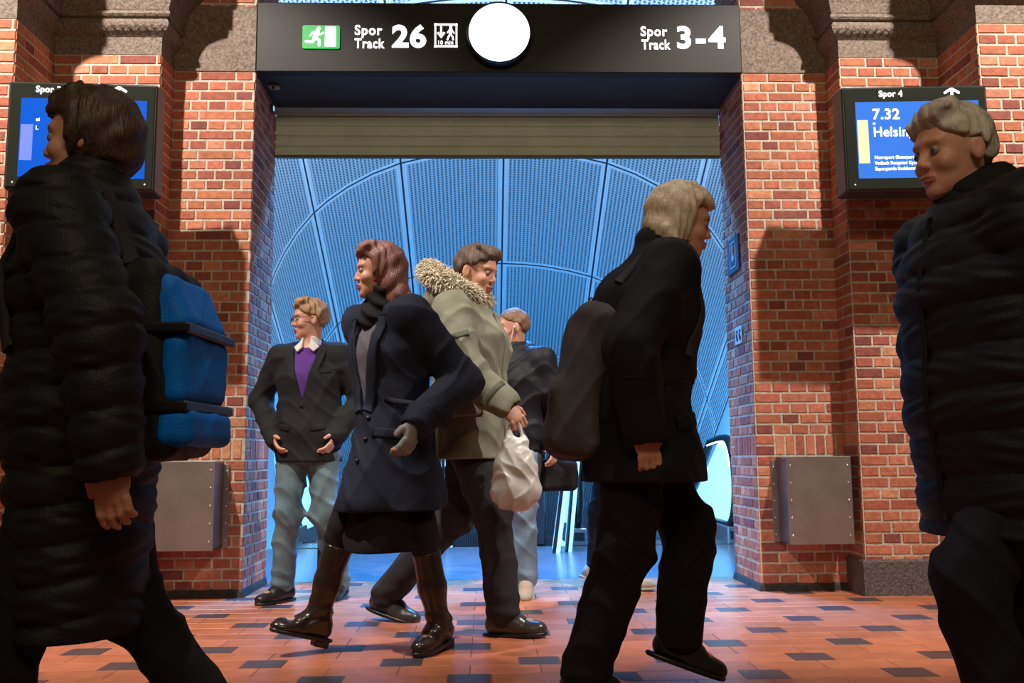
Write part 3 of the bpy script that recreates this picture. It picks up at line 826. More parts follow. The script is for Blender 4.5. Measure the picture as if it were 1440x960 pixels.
def _rg(u): return (1 - np.abs(np.sin(u * .5))) ** 1.6 * 2.2 - .6
def creases(amp=.004, f=1.0, ph=0.0):
    def fn(X, Y, Z):
        a = _rg(38 * f * Z + 5 * np.sin(9 * Y + ph) + 4 * np.sin(11 * X + 1.3 + ph))
        b = _rg(21 * f * (Z * .8 + X * .7) + 3 * np.sin(13 * Y + 2 + ph))
        c = np.sin(17 * Y + 6 * np.sin(6 * Z + ph)) * np.sin(15 * X + 3 * Z)
        return amp * (np.maximum(a, -.3) * .6 + b * .5 + c * .5)
    return fn
def quilts(amp=.011, period=.085, slope=0.0):
    def fn(X, Y, Z):
        u = np.abs(np.sin(PI * (Z + slope * X + .01 * np.sin(14 * X + 9 * Y)) / period))
        return amp * (np.sqrt(u) - .7) + .003 * np.sin(40 * Y + 7 * np.sin(30 * Z)) * np.sin(37 * X)
    return fn

def v3(*a): return np.array(a, float)
def lerp(a, b, t): return np.array(a, float) * (1 - t) + np.array(b, float) * t

def cloth(name, c, rough=.85, **k): return mat(name, c, rough, spec=.22, bump=k.pop('bump', .25), bscale=k.pop('bscale', 180), var=k.pop('var', .12), vscale=k.pop('vscale', 12), **k)

def hand(vx, wrist, d, n, t, curl=.35, S=1.0, thumb=.6):
    """d towards the fingers, n out of the palm, t towards the thumb"""
    d, n, t = [v3(*q) / np.linalg.norm(q) for q in (d, n, t)]
    n = n - d * (n @ d); n /= np.linalg.norm(n); t = t - d * (t @ d) - n * (t @ n); t /= np.linalg.norm(t)
    R = np.stack([d, t, n], 1)
    vx.ell(wrist + d * .05, (.052, .041, .017), .012, R)
    vx.ell(wrist + d * .035 + t * .022 + n * .008, (.034, .018, .016), .01, R)
    for i, (o, L) in enumerate(((.029, .072), (.010, .082), (-.010, .076), (-.028, .058))):
        p = wrist + d * .088 + t * o; a = curl * (1 + .12 * i); pts = [p]; ang = a * .6
        for seg in (.45, .31, .24):
            q = d * math.cos(ang) + n * math.sin(ang) + t * o * .8
            pts.append(pts[-1] + q * L * seg); ang += a
        vx.chain(pts, [.0098, .0090, .0082, .0070], .004)
    p0 = wrist + d * .028 + t * .030 + n * .006
    dd = d * .72 + t * thumb + n * .35; dd /= np.linalg.norm(dd)
    p1 = p0 + dd * .034; dd2 = d * .9 + t * thumb * .35 + n * .45; dd2 /= np.linalg.norm(dd2); p2 = p1 + dd2 * .028
    vx.chain([p0, p1, p2], [.014, .0105, .0085], .006)

def head_prims(vx, C, R, jaw=1.0):
    def w(p): return C + R @ v3(*p)
    vx.ell(w((-.010, 0, .028)), (.098, .077, .090), .02, R)
    vx.ell(w((.020, 0, -.030)), (.066, .060, .086), .02, R)
    vx.ell(w((.040, 0, -.078)), (.042, .040 * jaw, .032), .02, R)
    vx.ell(w((.066, 0, -.098)), (.020, .024, .018), .014, R)
    vx.ell(w((.070, 0, .026)), (.022, .050, .014), .014, R)
    for s_ in (-1, 1):
        vx.ell(w((.056, s_ * .040, -.030)), (.026, .022, .024), .014, R)
        vx.ell(w((.094, s_ * .032, .003)), (.017, .020, .013), .012, R, 'cut')
    vx.cone(w((.082, 0, .010)), w((.097, 0, -.028)), .0075, .0115, .010)
    for s_ in (-1, 1): vx.ell(w((.089, s_ * .010, -.033)), (.010, .007, .007), .006, R)
    vx.ell(w((.086, 0, -.060)), (.014, .024, .007), .006, R)
    vx.ell(w((.084, 0, -.070)), (.014, .021, .008), .006, R)
    vx.ell(w((.098, 0, -.0648)), (.010, .026, .0022), .002, R, 'cut')
    for s_ in (-1, 1):
        vx.ell(w((-.010, s_ * .078, -.008)), (.019, .009, .032), .006, R @ rotm(s_ * -.35))
        vx.ell(w((-.004, s_ * .088, -.004)), (.009, .006, .018), .004, R @ rotm(s_ * -.35), 'cut')

def hair_strands(m):
    N = m.node_tree.nodes; L = m.node_tree.links
    if N.get('strand'): return
    tc = N.new('ShaderNodeTexCoord'); mp = N.new('ShaderNodeMapping'); mp.inputs['Scale'].default_value = (170, 170, 14); mp.inputs['Rotation'].default_value = (0, .35, 0)
    n = N.new('ShaderNodeTexNoise'); n.name = 'strand'; n.inputs['Scale'].default_value = 1.0; n.inputs['Detail'].default_value = 3
    bp = N.new('ShaderNodeBump'); bp.inputs['Strength'].default_value = .8; bp.inputs['Distance'].default_value = .006
    L.new(tc.outputs['Object'], mp.inputs[0]); L.new(mp.outputs[0], n.inputs['Vector']); L.new(n.outputs['Fac'], bp.inputs['Height']); L.new(bp.outputs[0], N['Principled BSDF'].inputs['Normal'])
def hair_vox(C, R, style, h=.005):
    def w(p): return C + R @ v3(*p)
    vx = Vox(C - .2 - (.0, .0, .22 if style in ('long', 'bob') else 0), C + .2, h)
    g = {'crop': .005, 'short': .012, 'full': .022, 'bob': .026, 'long': .020}[style]
    vx.ell(w((-.012, 0, .030)), (.100 + g, .079 + g, .092 + g), .01, R)
    if style in ('short', 'long'):
        vx.ell(w((.045, .02, .098 + g * .3)), (.045, .06, .022 + g * .5), .02, R)
        for i in range(5): vx.cone(w((.075, -.045 + .022 * i, .085)), w((.02, -.06 + .028 * i, .118)), .010 + g * .3, .012 + g * .3, .012)
    if style == 'full': vx.ell(w((-.060, 0, -.02)), (.062, .078, .07), .03, R)
    if style == 'bob':
        vx.ell(w((-.040, 0, -.045)), (.085, .098, .085), .03, R); vx.cone(w((-.05, .06, -.06)), w((-.02, .085, -.12)), .045, .025, .03); vx.cone(w((-.05, -.06, -.06)), w((-.02, -.085, -.12)), .045, .025, .03)
    if style == 'long':
        vx.ell(w((-.060, 0, -.03)), (.065, .080, .09), .03, R)
        for y in (-.05, 0, .05): vx.chain([w((-.05, y, -.05)), w((-.09, y * 1.2, -.13)), w((-.115, y * 1.1, -.21)), w((-.13, y * .9, -.28))], [.055, .048, .040, .018], .03)
    # cut the face free: plane from hairline to nape, and a pocket around the face
    if style in ('full', 'bob'):
        for i in range(5): vx.cone(w((.066, -.045 + .022 * i, .092)), w((.01, -.06 + .028 * i, .122)), .012, .016, .014)
    if style in ('crop', 'short'):
        n = R @ v3(-.58 if style != 'full' else -.50, 0, .82); c = n @ w((.080, 0, .062)) if style != 'full' else n @ w((.080, 0, .050)) - .012
        c -= {'crop': .0, 'short': .004, 'full': .02}[style]
        vx.keep(n, c, .012)
    elif style == 'full':
        vx.box(w((.125, 0, -.065)), (.095, .13, .125), .03, .02, R, 'cut'); vx.box(w((.0, 0, -.17)), (.2, .2, .07), .02, .02, R, 'cut')
    elif style == 'bob':
        vx.box(w((.130, 0, -.06)), (.095, .13, .125), .03, .02, R, 'cut'); vx.box(w((.115, 0, -.16)), (.11, .12, .08), .03, .02, R, 'cut')
    else:
        vx.box(w((.120, 0, -.06)), (.085, .10, .125), .03, .02, R, 'cut')
        vx.box(w((.115, 0, -.16)), (.10, .12, .08), .03, .02, R, 'cut')
    vx.ell(w((-.008, s_e(style), -.010)), (.030, .2, .036), .008, R, 'cut') if style in ('crop', 'short') else None
    ri = R.T
    def strands(X, Y, Z):
        x = (X - C[0]) * ri[0, 0] + (Y - C[1]) * ri[0, 1] + (Z - C[2]) * ri[0, 2]
        y = (X - C[0]) * ri[1, 0] + (Y - C[1]) * ri[1, 1] + (Z - C[2]) * ri[1, 2]
        z = (X - C[0]) * ri[2, 0] + (Y - C[1]) * ri[2, 1] + (Z - C[2]) * ri[2, 2]
        return (.0008 if style == 'crop' else .0028) * np.sin(170 * y + 9 * np.sin(25 * x) + 30 * z) + .002 * np.sin(60 * x + 80 * z + 20 * y)
    vx.warp(strands)
    for s_ in (-1, 1): vx.cone(w((.088, s_ * .014, .024)), w((.078, s_ * .050, .026)), .0038, .0028, .002)
    return vx
def s_e(style): return 0.0

SKIN = mat('skin', (0.56, 0.29, 0.20), 0.5, var=.08, vscale=14, bump=.08, bscale=120)
LIPS = mat('lips', (0.42, 0.14, 0.11), 0.4)
M_eye = mat('eye_white', (.26, .22, .20), .6); M_iris = mat('eye_iris', (.05, .06, .06), .15)

class Person:
    """local axes: +x the way the person faces, +y their left, z up; numbers for a height of 1.75 m"""
    def __init__(s, loc, face_deg, H, label, hip=(0, 0, .93), chest=(0, 0, 1.30), neck=(-.005, 0, 1.49), head=(.025, 0, 1.635), hy=0, hp=0, hr=0,
                 knee=((0, .09, .50), (0, -.09, .50)), ankle=((0, .09, .085), (0, -.09, .085)), toe=((0, 0), (0, 0)),
                 elbow=((-.03, .26, 1.15), (-.03, -.26, 1.15)), wrist=((.04, .27, .90), (.04, -.27, .90)), sh=.185, hands=(None, None), group=None, shtwist=0.0):
        s.k = H / 1.75
        s.root = empty('person', loc, rad(face_deg), label, 'person', group)
        s.hip, s.chest, s.neck, s.head = map(lambda q: v3(*q), (hip, chest, neck, head))
        s.R = rotm(rad(hy), rad(hp), rad(hr))
        s.knee = [v3(*q) for q in knee]; s.ankle = [v3(*q) for q in ankle]; s.toe = toe
        s.elbow = [v3(*q) for q in elbow]; s.wrist = [v3(*q) for q in wrist]
        up_ = s.neck - s.chest; up_ /= np.linalg.norm(up_)
        tw = rad(shtwist)
        s.shl = [s.neck - up_ * .07 + v3(-math.sin(tw) * sh, math.cos(tw) * sh, 0) * q for q in (1, -1)]
        s.hipj = [s.hip + v3(0, q * .09, -.03) for q in (1, -1)]
        s.hands = hands
    def limits(s, pad=.16):
        P = np.array([s.hip, s.chest, s.neck, s.head + (0, 0, .06)] + s.knee + s.ankle + s.elbow + s.wrist + s.shl)
        return P.min(0) - pad, P.max(0) + pad
    def body(s, skin=None, h=.0048, bald=None):
        lo, hi = s.limits(.15); lo[2] = min(lo[2], .0); vx = Vox(lo, hi, h)
        vx.cone(s.hip, s.chest, .10, .115, .05, (1, 1.35, 1)); vx.cone(s.chest, s.neck - (0, 0, .08), .115, .08, .05, (1, 1.4, 1))
        for i in (0, 1):
            vx.chain([s.hipj[i], s.knee[i], s.ankle[i]], [.078, .050, .036], .03)
            vx.cone(s.ankle[i] - (0, 0, .02), s.ankle[i] + rotm(rad(s.toe[i][0]), rad(s.toe[i][1])) @ v3(.12, 0, -.04), .036, .026, .02)
            vx.chain([s.shl[i], s.elbow[i], s.wrist[i]], [.050, .040, .026], .03)
            vx.cone(s.neck - (0, 0, .07), s.shl[i], .055, .045, .04)
            hd = s.hands[i]; d0 = (s.wrist[i] - s.elbow[i]); d0 /= np.linalg.norm(d0)
            sgn = 1 if i == 0 else -1
            if hd is None: hd = dict(d=d0, n=(0, -sgn, 0), t=(1, 0, .0), curl=.4)
            hand(vx, s.wrist[i], hd.get('d', d0), hd['n'], hd['t'], hd.get('curl', .4))
        C = s.head; w = lambda p: C + s.R @ v3(*p)
        vx.cone(s.neck - (0, 0, .03), w((-.020, 0, -.055)), .062, .052, .03)
        head_prims(vx, C, s.R)
        k = s.k
        def mf(c):
            q = (c - C) @ s.R
            return ((np.abs(q[:, 1]) < .023) & (q[:, 2] < -.054) & (q[:, 2] > -.076) & (q[:, 0] > .078)).astype(int)
        s.bodyo = vx.build('body', [skin or SKIN, LIPS], s.root, k, mf)
        for q in (-1, 1):
            m = MB(); c = w((.0755, q * .032, .002)) * k; m.ball((0, 0, 0), .0120 * k, 16, 12)
            fx = s.R @ v3(1, 0, 0)
            e = m.build('eye', [M_eye, M_iris], s.root, smooth=True)
            for p_ in e.data.polygons:
                n_ = Vector(p_.center).normalized()
                if n_.dot(Vector(fx)) > .84: p_.material_index = 1
            e.location = c
        return s
    def hair(s, style, m, h=.005):
        hair_strands(m)
        return hair_vox(s.head, s.R, style, h).build('hair', m, s.root, s.k)
    def trousers(s, m, rad_=(.10, .070, .062), rise=.02, h=.0065, amp=.0045, wst=.13, low=None):
        lo = np.minimum.reduce([s.hip] + s.knee + s.ankle) - .14; hi = np.maximum.reduce([s.hip] + s.knee + s.ankle) + .16
        vx = Vox(lo, hi, h); vx.cone(s.hip + (0, 0, .08), s.hip - (0, 0, .02), wst, wst + .005, .03, (1, 1.25, 1))
        for i in (0, 1):
            a = s.ankle[i] + (0, 0, rise)
            vx.chain([s.hipj[i], s.knee[i], a], list(rad_), .035)
            kn = s.knee[i]; vx.ell(kn + (.012, 0, .01), (rad_[1] * .95, rad_[1] * .9, .09), .03)
        f = creases(amp, 1.1)
        vx.warp(lambda X, Y, Z: f(X, Y, Z) * (.55 + .9 * np.clip(np.abs(Z - .5) * -4 + 1, 0, 1)) + .004 * np.sin(90 * Z + 12 * Y) * np.clip(1 - (Z - .09) / .12, 0, 1))
        return vx.build('trousers', m, s.root, s.k)
    def shoes(s, m, style='shoe', sole=None, names='shoe', shaft=.32, laces=None, h=.0042):
        for i in (0, 1):
            an = s.ankle[i]; R = rotm(rad(s.toe[i][0]), rad(s.toe[i][1]))
            w = lambda p: an + R @ (v3(*p) - v3(0, 0, .085))
            vx = Vox(an - .25, an + (.25, .25, .5 if style == 'boot' else .25), h)
            vx.cone(w((-.045, 0, .050)), w((.06, 0, .040)), .040, .040, .02); vx.cone(w((.05, 0, .040)), w((.155, .0, .030)), .040, .030 if style != 'boot' else .026, .02)
            vx.cone(w((-.03, 0, .095)), w((.06, 0, .060)), .040, .034, .03)
            vx.ell(w((.115, 0, .030)), (.072, .047, .032), .015, R)
            if style == 'boot':
                top = lerp(an, s.knee[i], .80); vx.chain([an, lerp(an, s.knee[i], .4), top], [.050, .056, .063], .03)
                vx.warp(lambda X, Y, Z: .0035 * np.sin(120 * (Z - an[2]) + 4 * np.sin(20 * X)) * np.clip(1 - np.abs(Z - an[2] - .02) / .09, 0, 1) + .002 * np.sin(30 * Z + 9 * X))
            else: vx.cone(w((-.01, 0, .10)), w((-.015, 0, .125)), .042, .040, .02)
            n = R @ v3(0, 0, 1); vx.keep(n, n @ w((0, 0, .012)), .003)
            if style == 'boot': 
                nt_ = (s.knee[i] - an) / np.linalg.norm(s.knee[i] - an); vx.keep(-nt_, -(nt_ @ lerp(an, s.knee[i], .80)), .003)
            o = vx.build(names, m, s.root, s.k)
            m2 = Vox(an - .25, an + .25, h)
            m2.ell(w((.045, 0, .010)), (.145, .047, .026), .01, R); m2.ell(w((.10, 0, .010)), (.088, .052, .026), .01, R)
            m2.keep(n, n @ w((0, 0, .0)), .002); m2.keep(-n, -(n @ w((0, 0, .018))), .002)
            if style == 'boot': m2.box(w((-.045, 0, -.002)), (.032, .03, .022), .006, .004, R)
            m2.build('sole', sole or m, o, s.k)
            if laces:
                L = MB()
                for j in range(4):
                    x = .035 + j * .022; z = .100 - j * .010
                    L.tube([tuple(w((x, -.028, z - .012)) * s.k), tuple(w((x + .008, 0, z + .004)) * s.k), tuple(w((x, .028, z - .012)) * s.k)], .0035, 6)
                L.build('laces', laces, o, smooth=True)
    def coat(s, name, m, hem=.75, tor=(.145, .15, .15), sl=(.082, .072, .058), skirt=None, k=.05, wid=1.30, h=.0065, tex=None, collar=.075, collar_h=.04, front=0.0, vee=None, cuff=0.0, extra=None, cutz=None, hemfwd=0.0, matfn=None):
        P = [s.hip, s.chest, s.neck] + s.elbow + s.wrist + s.shl; lo = np.minimum.reduce(P) - .22; hi = np.maximum.reduce(P) + .18; lo[2] = min(lo[2], hem - .03)
        lo[0] -= .06; hi[0] += .06
        vx = Vox(lo, hi, h)
        base = s.hip + (front + hemfwd, 0, hem - s.hip[2])
        vx.cone(base, s.hip + (front, 0, .04), skirt or tor[0], tor[0], k, (1, wid, 1))
        vx.cone(s.hip + (front, 0, .04), s.chest + (front, 0, 0), tor[0], tor[1], k, (1, wid, 1))
        vx.cone(s.chest + (front, 0, 0), s.neck - (0, 0, .09), tor[1], tor[2] * .78, k, (1, wid * 1.03, 1))
        for i in (0, 1):
            vx.cone(s.neck - (.0, 0, .05), s.shl[i], .070, sl[0] * .92, .05)
            d = s.wrist[i] - s.elbow[i]; d = d / np.linalg.norm(d)
            vx.chain([s.shl[i], s.elbow[i], s.wrist[i] + d * cuff], list(sl), .035)
        if collar: vx.chain([s.neck - (0, 0, .03), s.neck + (.01, 0, collar_h)], [collar + .02, collar], .03)
        if extra: extra(vx)
        if tex: vx.warp(tex)
        vx.keep((0, 0, 1), hem, .006)
        for i in (0, 1):      # sleeve ends
            d = s.wrist[i] - s.elbow[i]; d = d / np.linalg.norm(d); e = s.wrist[i] + d * (cuff + .035)
            vx.ell(e + d * .03, (.05, .05, .05), .004, op='cut') if s.cutcuff[i] else None
        if vee:
            zb, zt, half = vee
            X, Y, Z = vx.ax[0][:, None, None], vx.ax[1][None, :, None], vx.ax[2][None, None, :]
            t = np.clip((Z - zb) / (zt - zb), 0, 1.3)
            d = np.maximum(np.abs(Y - s.neck[1]) - half * t, np.maximum(zb - Z, -(X - (s.chest[0] - .01))))
            vx._max((-d).astype(np.float32), .008)
        s.vx = vx
        return vx.build(name, m, s.root, s.k, matfn)
    cutcuff = (True, True)
    def ribbon(s, name, ctrl, d, w_, m, t=.004, n=18, parent=None, vx=None):
        """band laid on the garment: control points are dropped on it along d (one direction or one per point)"""
        vx = vx or s.vx; ctrl = [v3(*c) for c in ctrl]; N_ = len(ctrl) - 1; P = []; Nn = []
        for i in range(n + 1):
            u = i / n * N_; a = min(int(u), N_ - 1); q = lerp(ctrl[a], ctrl[a + 1], u - a)
            dd = lerp(d[a], d[a + 1], u - a) if isinstance(d, list) else v3(*d)
            h_, g = vx.hit(q, dd); P.append(h_); Nn.append(g)
        P = [P[0]] + [(P[i - 1] + P[i] * 2 + P[i + 1]) / 4 for i in range(1, n)] + [P[-1]]
        mb = MB(); rows = []
        for i, (q, g) in enumerate(zip(P, Nn)):
            T_ = P[min(i + 1, n)] - P[max(i - 1, 0)]; T_ = T_ / (np.linalg.norm(T_) + 1e-9); B_ = np.cross(T_, g); B_ /= (np.linalg.norm(B_) + 1e-9)
            rows.append(mb.verts([(q + B_ * x + g * z) * s.k for x, z in ((-w_ / 2, -.004), (-w_ / 2, t * .7), (-w_ * .3, t), (w_ * .3, t), (w_ / 2, t * .7), (w_ / 2, -.004))]))
        for a, b in zip(rows, rows[1:]):
            for j in range(6): mb.face((a + j, a + (j + 1) % 6, b + (j + 1) % 6, b + j))
        mb.face([rows[0] + j for j in range(6)]); mb.face([rows[-1] + 5 - j for j in range(6)])
        return mb.build(name, m, parent or s.root, smooth=True)
    def knob(s, name, p, d, r, m):
        h_, g = s.vx.hit(p, d); mb = MB(); mb.ball((0, 0, 0), r, 12, 8); o = mb.build(name, m, s.root, smooth=True); o.location = (h_ + g * r * .2) * s.k; return o

exec_people = True
# ---- short haired man in blazer and jeans, by the left jamb
p = Person((-1.085, 5.86, 0), 262, 1.83, 'man with glasses in black blazer, purple sweater and faded jeans by the left jamb',
    hip=(0, 0, .94), chest=(.0, 0, 1.29), neck=(.0, .0, 1.49), head=(.02, .0, 1.635), hy=-62, hp=2,
    knee=((.03, .11, .50), (.05, -.10, .50)), ankle=((-.16, .15, .095), (.0, -.14, .085)), toe=((-5, 12), (-30, 0)),
    elbow=((-.04, .30, 1.17), (-.07, -.33, 1.17)), wrist=((.07, .20, .96), (.07, -.19, .95)), shtwist=-4)
p.cutcuff = (False, False)
p.body()
p.hair('short', mat('hair_blond', (.34, .20, .10), .55, bump=.4, bscale=150, var=.3, vscale=40))
M_sweater = cloth('purple_sweater', (.10, .035, .22))
vx = Vox((-.2, -.25, .9), (.25, .25, 1.55), .006)
vx.cone((0, 0, .95), (0, 0, 1.30), .125, .130, .04, (1, 1.3, 1)); vx.cone((0, 0, 1.30), (0, 0, 1.42), .130, .085, .04, (1, 1.4, 1))
vx.warp(creases(.002)); vx.build('sweater', M_sweater, p.root, p.k)
p.coat('blazer', cloth('black_blazer', (.016, .017, .018)), hem=.80, tor=(.150, .142, .14), sl=(.075, .064, .054), tex=creases(.0055, 1.2), collar=.062, collar_h=-.005, vee=(1.14, 1.50, .088), cuff=.02)
vx = Vox((-.15, -.15, 1.38), (.2, .15, 1.62), .004)
vx.chain([(-.0, 0, 1.47), (.005, 0, 1.515)], [.074, .066], .01); vx.box((.078, .036, 1.474), (.008, .026, .036), .006, .012, rotm(.45, -.45, .75)); vx.box((.078, -.036, 1.474), (.008, .026, .036), .006, .012, rotm(-.45, -.45, -.75))
vx.cone((-.03, 0, 1.40), (-.0, 0, 1.66), .056, .058, .004, op='cut'); vx.box((.10, 0, 1.51), (.06, .022, .05), .01, .004, op='cut'); vx.keep((0, 0, -1), -1.535, .003)
vx.build('shirt_collar', cloth('white_shirt', (.62, .62, .60)), p.root, p.k)
mb = MB()
for q in (-1, 1):
    pts = [(.128, q * .012, 1.14), (.132, q * .055, 1.28), (.12, q * .085, 1.36), (.085, q * .10, 1.43)]
    for a, b in zip(pts, pts[1:]):
        a, b = Vector(a) * p.k, Vector(b) * p.k; d = (b - a); c = (a + b) / 2; mb.obox(c, d * .55, Vector((.0, q * .022, .010)), Vector((.004, 0, 0)))
mb.build('lapels', cloth('black_blazer', (.016, .017, .018)), p.root)
M_lining = cloth('black_trim', (.006, .006, .007), .6)
for q in (-1, 1): p.ribbon('pocket_flap', [(.4, q * .13, 1.00), (.4, q * .06, .99)], (-1, 0, 0), .034, mat('black_blazer', (0, 0, 0)), .006, 6)
p.ribbon('breast_pocket', [(.4, .10, 1.31), (.4, .155, 1.32)], (-1, 0, 0), .016, M_lining, .004, 6)
M_jeans = cloth('faded_jeans', (.13, .20, .23), var=.35, vscale=7)
p.trousers(M_jeans, (.102, .072, .066), amp=.009)
p.shoes(mat('dark_leather', (.018, .014, .013), .35, var=.2))
def glasses(p):
    mb = MB(); w = lambda q: Vector(p.head + p.R @ v3(*q)) * p.k
    for s_ in (-1, 1):
        pts = [w((.103, s_ * .034 + .022 * math.cos(a), .004 + .015 * math.sin(a))) for a in [2 * PI * i / 14 for i in range(15)]]
        mb.tube(pts, .0018, 6, cap=False); mb.tube([w((.102, s_ * .056, .006)), w((.05, s_ * .080, .008)), w((-.01, s_ * .083, .004))], .0018, 6)
    mb.tube([w((.105, -.012, .006)), w((.105, .012, .006))], .0018, 6)
    mb.build('glasses', M_black, p.root, smooth=True)
glasses(p)
mb = MB(); mb.ball((.147 * p.k, 0.0, 1.12 * p.k), .010); mb.build('button', M_black, p.root)

# ---- woman in dark navy coat and boots striding left
p = Person((-.42, 4.35, 0), 222, 1.82, 'woman with long auburn hair striding left in navy coat and black boots',
    hip=(.0, 0, .93), chest=(.03, 0, 1.29), neck=(.05, 0, 1.49), head=(.09, 0, 1.635), hy=-30, hp=2,
    knee=((-.07, .12, .50), (.17, -.12, .53)), ankle=((-.15, .13, .105), (.24, -.22, .14)), toe=((18, 4), (-10, -16)),
    elbow=((-.16, .28, 1.15), (-.12, -.25, 1.16)), wrist=((.10, .29, .96), (-.06, -.22, .93)),
    hands=(dict(d=(.45, .0, -.9), n=(.3, -1, 0), t=(1, .2, .3), curl=.5), None))
p.body()
p.hair('long', mat('hair_auburn', (.20, .085, .070), .45, bump=.4, bscale=150, var=.3, vscale=30))
def sk(vx):
    vx.cone((.16, .02, .62), (.04, 0, .95), .13, .12, .05); vx.cone((-.14, .04, .66), (-.02, 0, 1.0), .10, .12, .05)
M_navy = cloth('navy_coat', (.012, .016, .032), .8)
p.coat('coat', M_navy, hem=.60, tor=(.145, .15, .145), sl=(.092, .080, .064), skirt=.185, tex=creases(.007, .8), collar=.075, collar_h=.01, vee=(.98, 1.50, .100), extra=sk)
M_navyd = cloth('dark_navy_trim', (.006, .008, .016), .6)
p.ribbon('lapel', [(.5, .030, 1.02), (.5, .080, 1.22), (.5, .105, 1.36), (.4, .11, 1.43)], (-1, 0, 0), .052, M_navy, .010)
p.ribbon('lapel', [(.5, -.030, 1.02), (.5, -.080, 1.22), (.5, -.105, 1.36), (.4, -.11, 1.43)], (-1, 0, 0), .052, M_navy, .010)
p.ribbon('pocket_flap', [(.5, .08, .93), (.4, .17, .92)], (-1, 0, 0), .042, M_navy, .007, 8)
for z in (.99, .90, .81): p.knob('button', (.5, .045, z), (-1, 0, 0), .011, M_black)
p.ribbon('cuff_band', [(p.wrist[0][0] - .11, .6, p.wrist[0][2] + .01), (p.wrist[0][0] + .03, .6, p.wrist[0][2] + .11)], (0, -1, 0), .022, M_navyd, .005, 8)
vx = Vox((-.25, -.3, .38), (.35, .3, 1.02), .0065); vx.cone((.05, 0, .47), (.0, 0, .95), .155, .12, .04, (1.15, 1.05, 1)); vx.cone((.14, .05, .42), (.05, 0, .7), .08, .10, .05); vx.warp(creases(.006, .6)); vx.keep((0, 0, 1), .43, .005)
vx.build('skirt', cloth('black_skirt', (.010, .009, .012)), p.root, p.k)
vx = Vox((-.2, -.25, .95), (.25, .25, 1.5), .006); vx.cone((.02, 0, 1.0), (.03, 0, 1.29), .128, .133, .04, (1, 1.2, 1)); vx.cone((.03, 0, 1.29), (.045, 0, 1.42), .133, .08, .04, (1, 1.3, 1)); vx.warp(creases(.003))
vx.build('shirt', cloth('grey_shirt', (.11, .10, .12)), p.root, p.k)
vx = Vox((-.1, -.2, 1.38), (.25, .2, 1.62), .005); vx.chain([(.045, 0, 1.45), (.065, 0, 1.53)], [.100, .082], .02); vx.ell((.12, -.02, 1.43), (.045, .06, .06), .03); vx.warp(lambda X, Y, Z: .006 * np.sin(95 * Z + 9 * X + 6 * np.sin(12 * Y)))
vx.build('scarf', cloth('black_scarf', (.008, .009, .011)), p.root, p.k)
vx = Vox((-.2, .15, .70), (.2, .42, 1.05), .004); hand(vx, p.wrist[0], (.45, .0, -.9), (.3, -1, 0), (1, .2, .3), .5); vx.chain([p.wrist[0] + (-.0, 0, .012), p.wrist[0]], [.034, .034], .02); vx.warp(lambda X, Y, Z: .0045 + 0 * (X + Y + Z))
vx.build('glove', cloth('grey_glove', (.26, .27, .28)), p.root, p.k)
p.trousers(cloth('black_tights', (.012, .011, .013)), (.085, .058, .045), wst=.10)
p.shoes(mat('black_boot_leather', (.022, .015, .013), .22, var=.15), 'boot', names='boot', sole=M_black)

# ---- man in olive parka walking right with a carrier bag
p = Person((-.09, 4.86, 0), -20, 1.95, 'man in olive green parka with fur-edged hood walking right, carrying a white plastic bag',
    hip=(.0, 0, .93), chest=(.01, 0, 1.28), neck=(-.015, 0, 1.475), head=(.045, 0, 1.625), hy=-8, hp=14,
    knee=((-.10, .10, .50), (.15, -.09, .53)), ankle=((-.46, .12, .11), (.20, -.10, .085)), toe=((0, 14), (4, -3)),
    elbow=((-.14, .27, 1.15), (.10, -.30, 1.12)), wrist=((-.10, .30, .88), (.27, -.27, .99)),
    hands=(None, dict(d=(.62, 0, -.75), n=(-.3, .6, -.4), t=(.7, .4, .5), curl=.95)))
p.body()
p.hair('short', mat('hair_brown', (.09, .055, .04), .55, bump=.4, bscale=150, var=.3, vscale=40))
M_olive = cloth('olive_parka', (.21, .215, .16), .85, var=.2)
p.coat('parka', M_olive, hem=.76, tor=(.170, .168, .165), sl=(.094, .086, .066), skirt=.200, tex=creases(.008, .9, 1), collar=.085, collar_h=.02)
M_olived = cloth('olive_trim', (.11, .115, .085), .8)
p.ribbon('front_zip', [(.5, .0, .80), (.5, 0, 1.10), (.5, 0, 1.42)], (-1, 0, 0), .045, M_olive, .008)
p.ribbon('pocket_flap', [(.13, -.6, .98), (.02, -.6, .97)], (0, 1, 0), .060, M_olive, .009, 8)
p.ribbon('waist_seam', [(.13, -.6, 1.07), (.0, -.6, 1.06), (-.14, -.6, 1.07)], (0, 1, 0), .010, M_olived, .004, 14)
p.ribbon('chest_pocket', [(.12, -.6, 1.30), (.03, -.6, 1.27)], (0, 1, 0), .030, M_olived, .006, 8)
p.ribbon('cuff_band', [(p.wrist[1][0] - .07, -.6, p.wrist[1][2] + .00), (p.wrist[1][0] - .00, -.6, p.wrist[1][2] + .09)], (0, 1, 0), .026, M_olived, .005, 8)
M_fur = mat('pale_fur', (.60, .55, .42), .95, bump=.4, bscale=90, var=.35, vscale=50)
vx = Vox((-.35, -.3, 1.3), (.25, .3, 1.75), .006)
vx.ell((-.11, 0, 1.50), (.095, .14, .10), .03); vx.ell((-.03, 0, 1.50), (.07, .115, .08), .04); vx.cone((-.02, 0, 1.40), (.0, 0, 1.62), .070, .090, .006, op='cut')
vx.warp(creases(.005)); vx.build('hood', M_olive, p.root, p.k)
vx = Vox((-.4, -.35, 1.28), (.3, .35, 1.8), .006)
P_ = [(.120 * math.cos(a) - .060, .150 * math.sin(a), 1.545 - .075 * math.cos(a) + .02) for a in [rad(d) for d in range(20, 341, 16)]]
vx.chain(P_, [.040] * len(P_), .02)
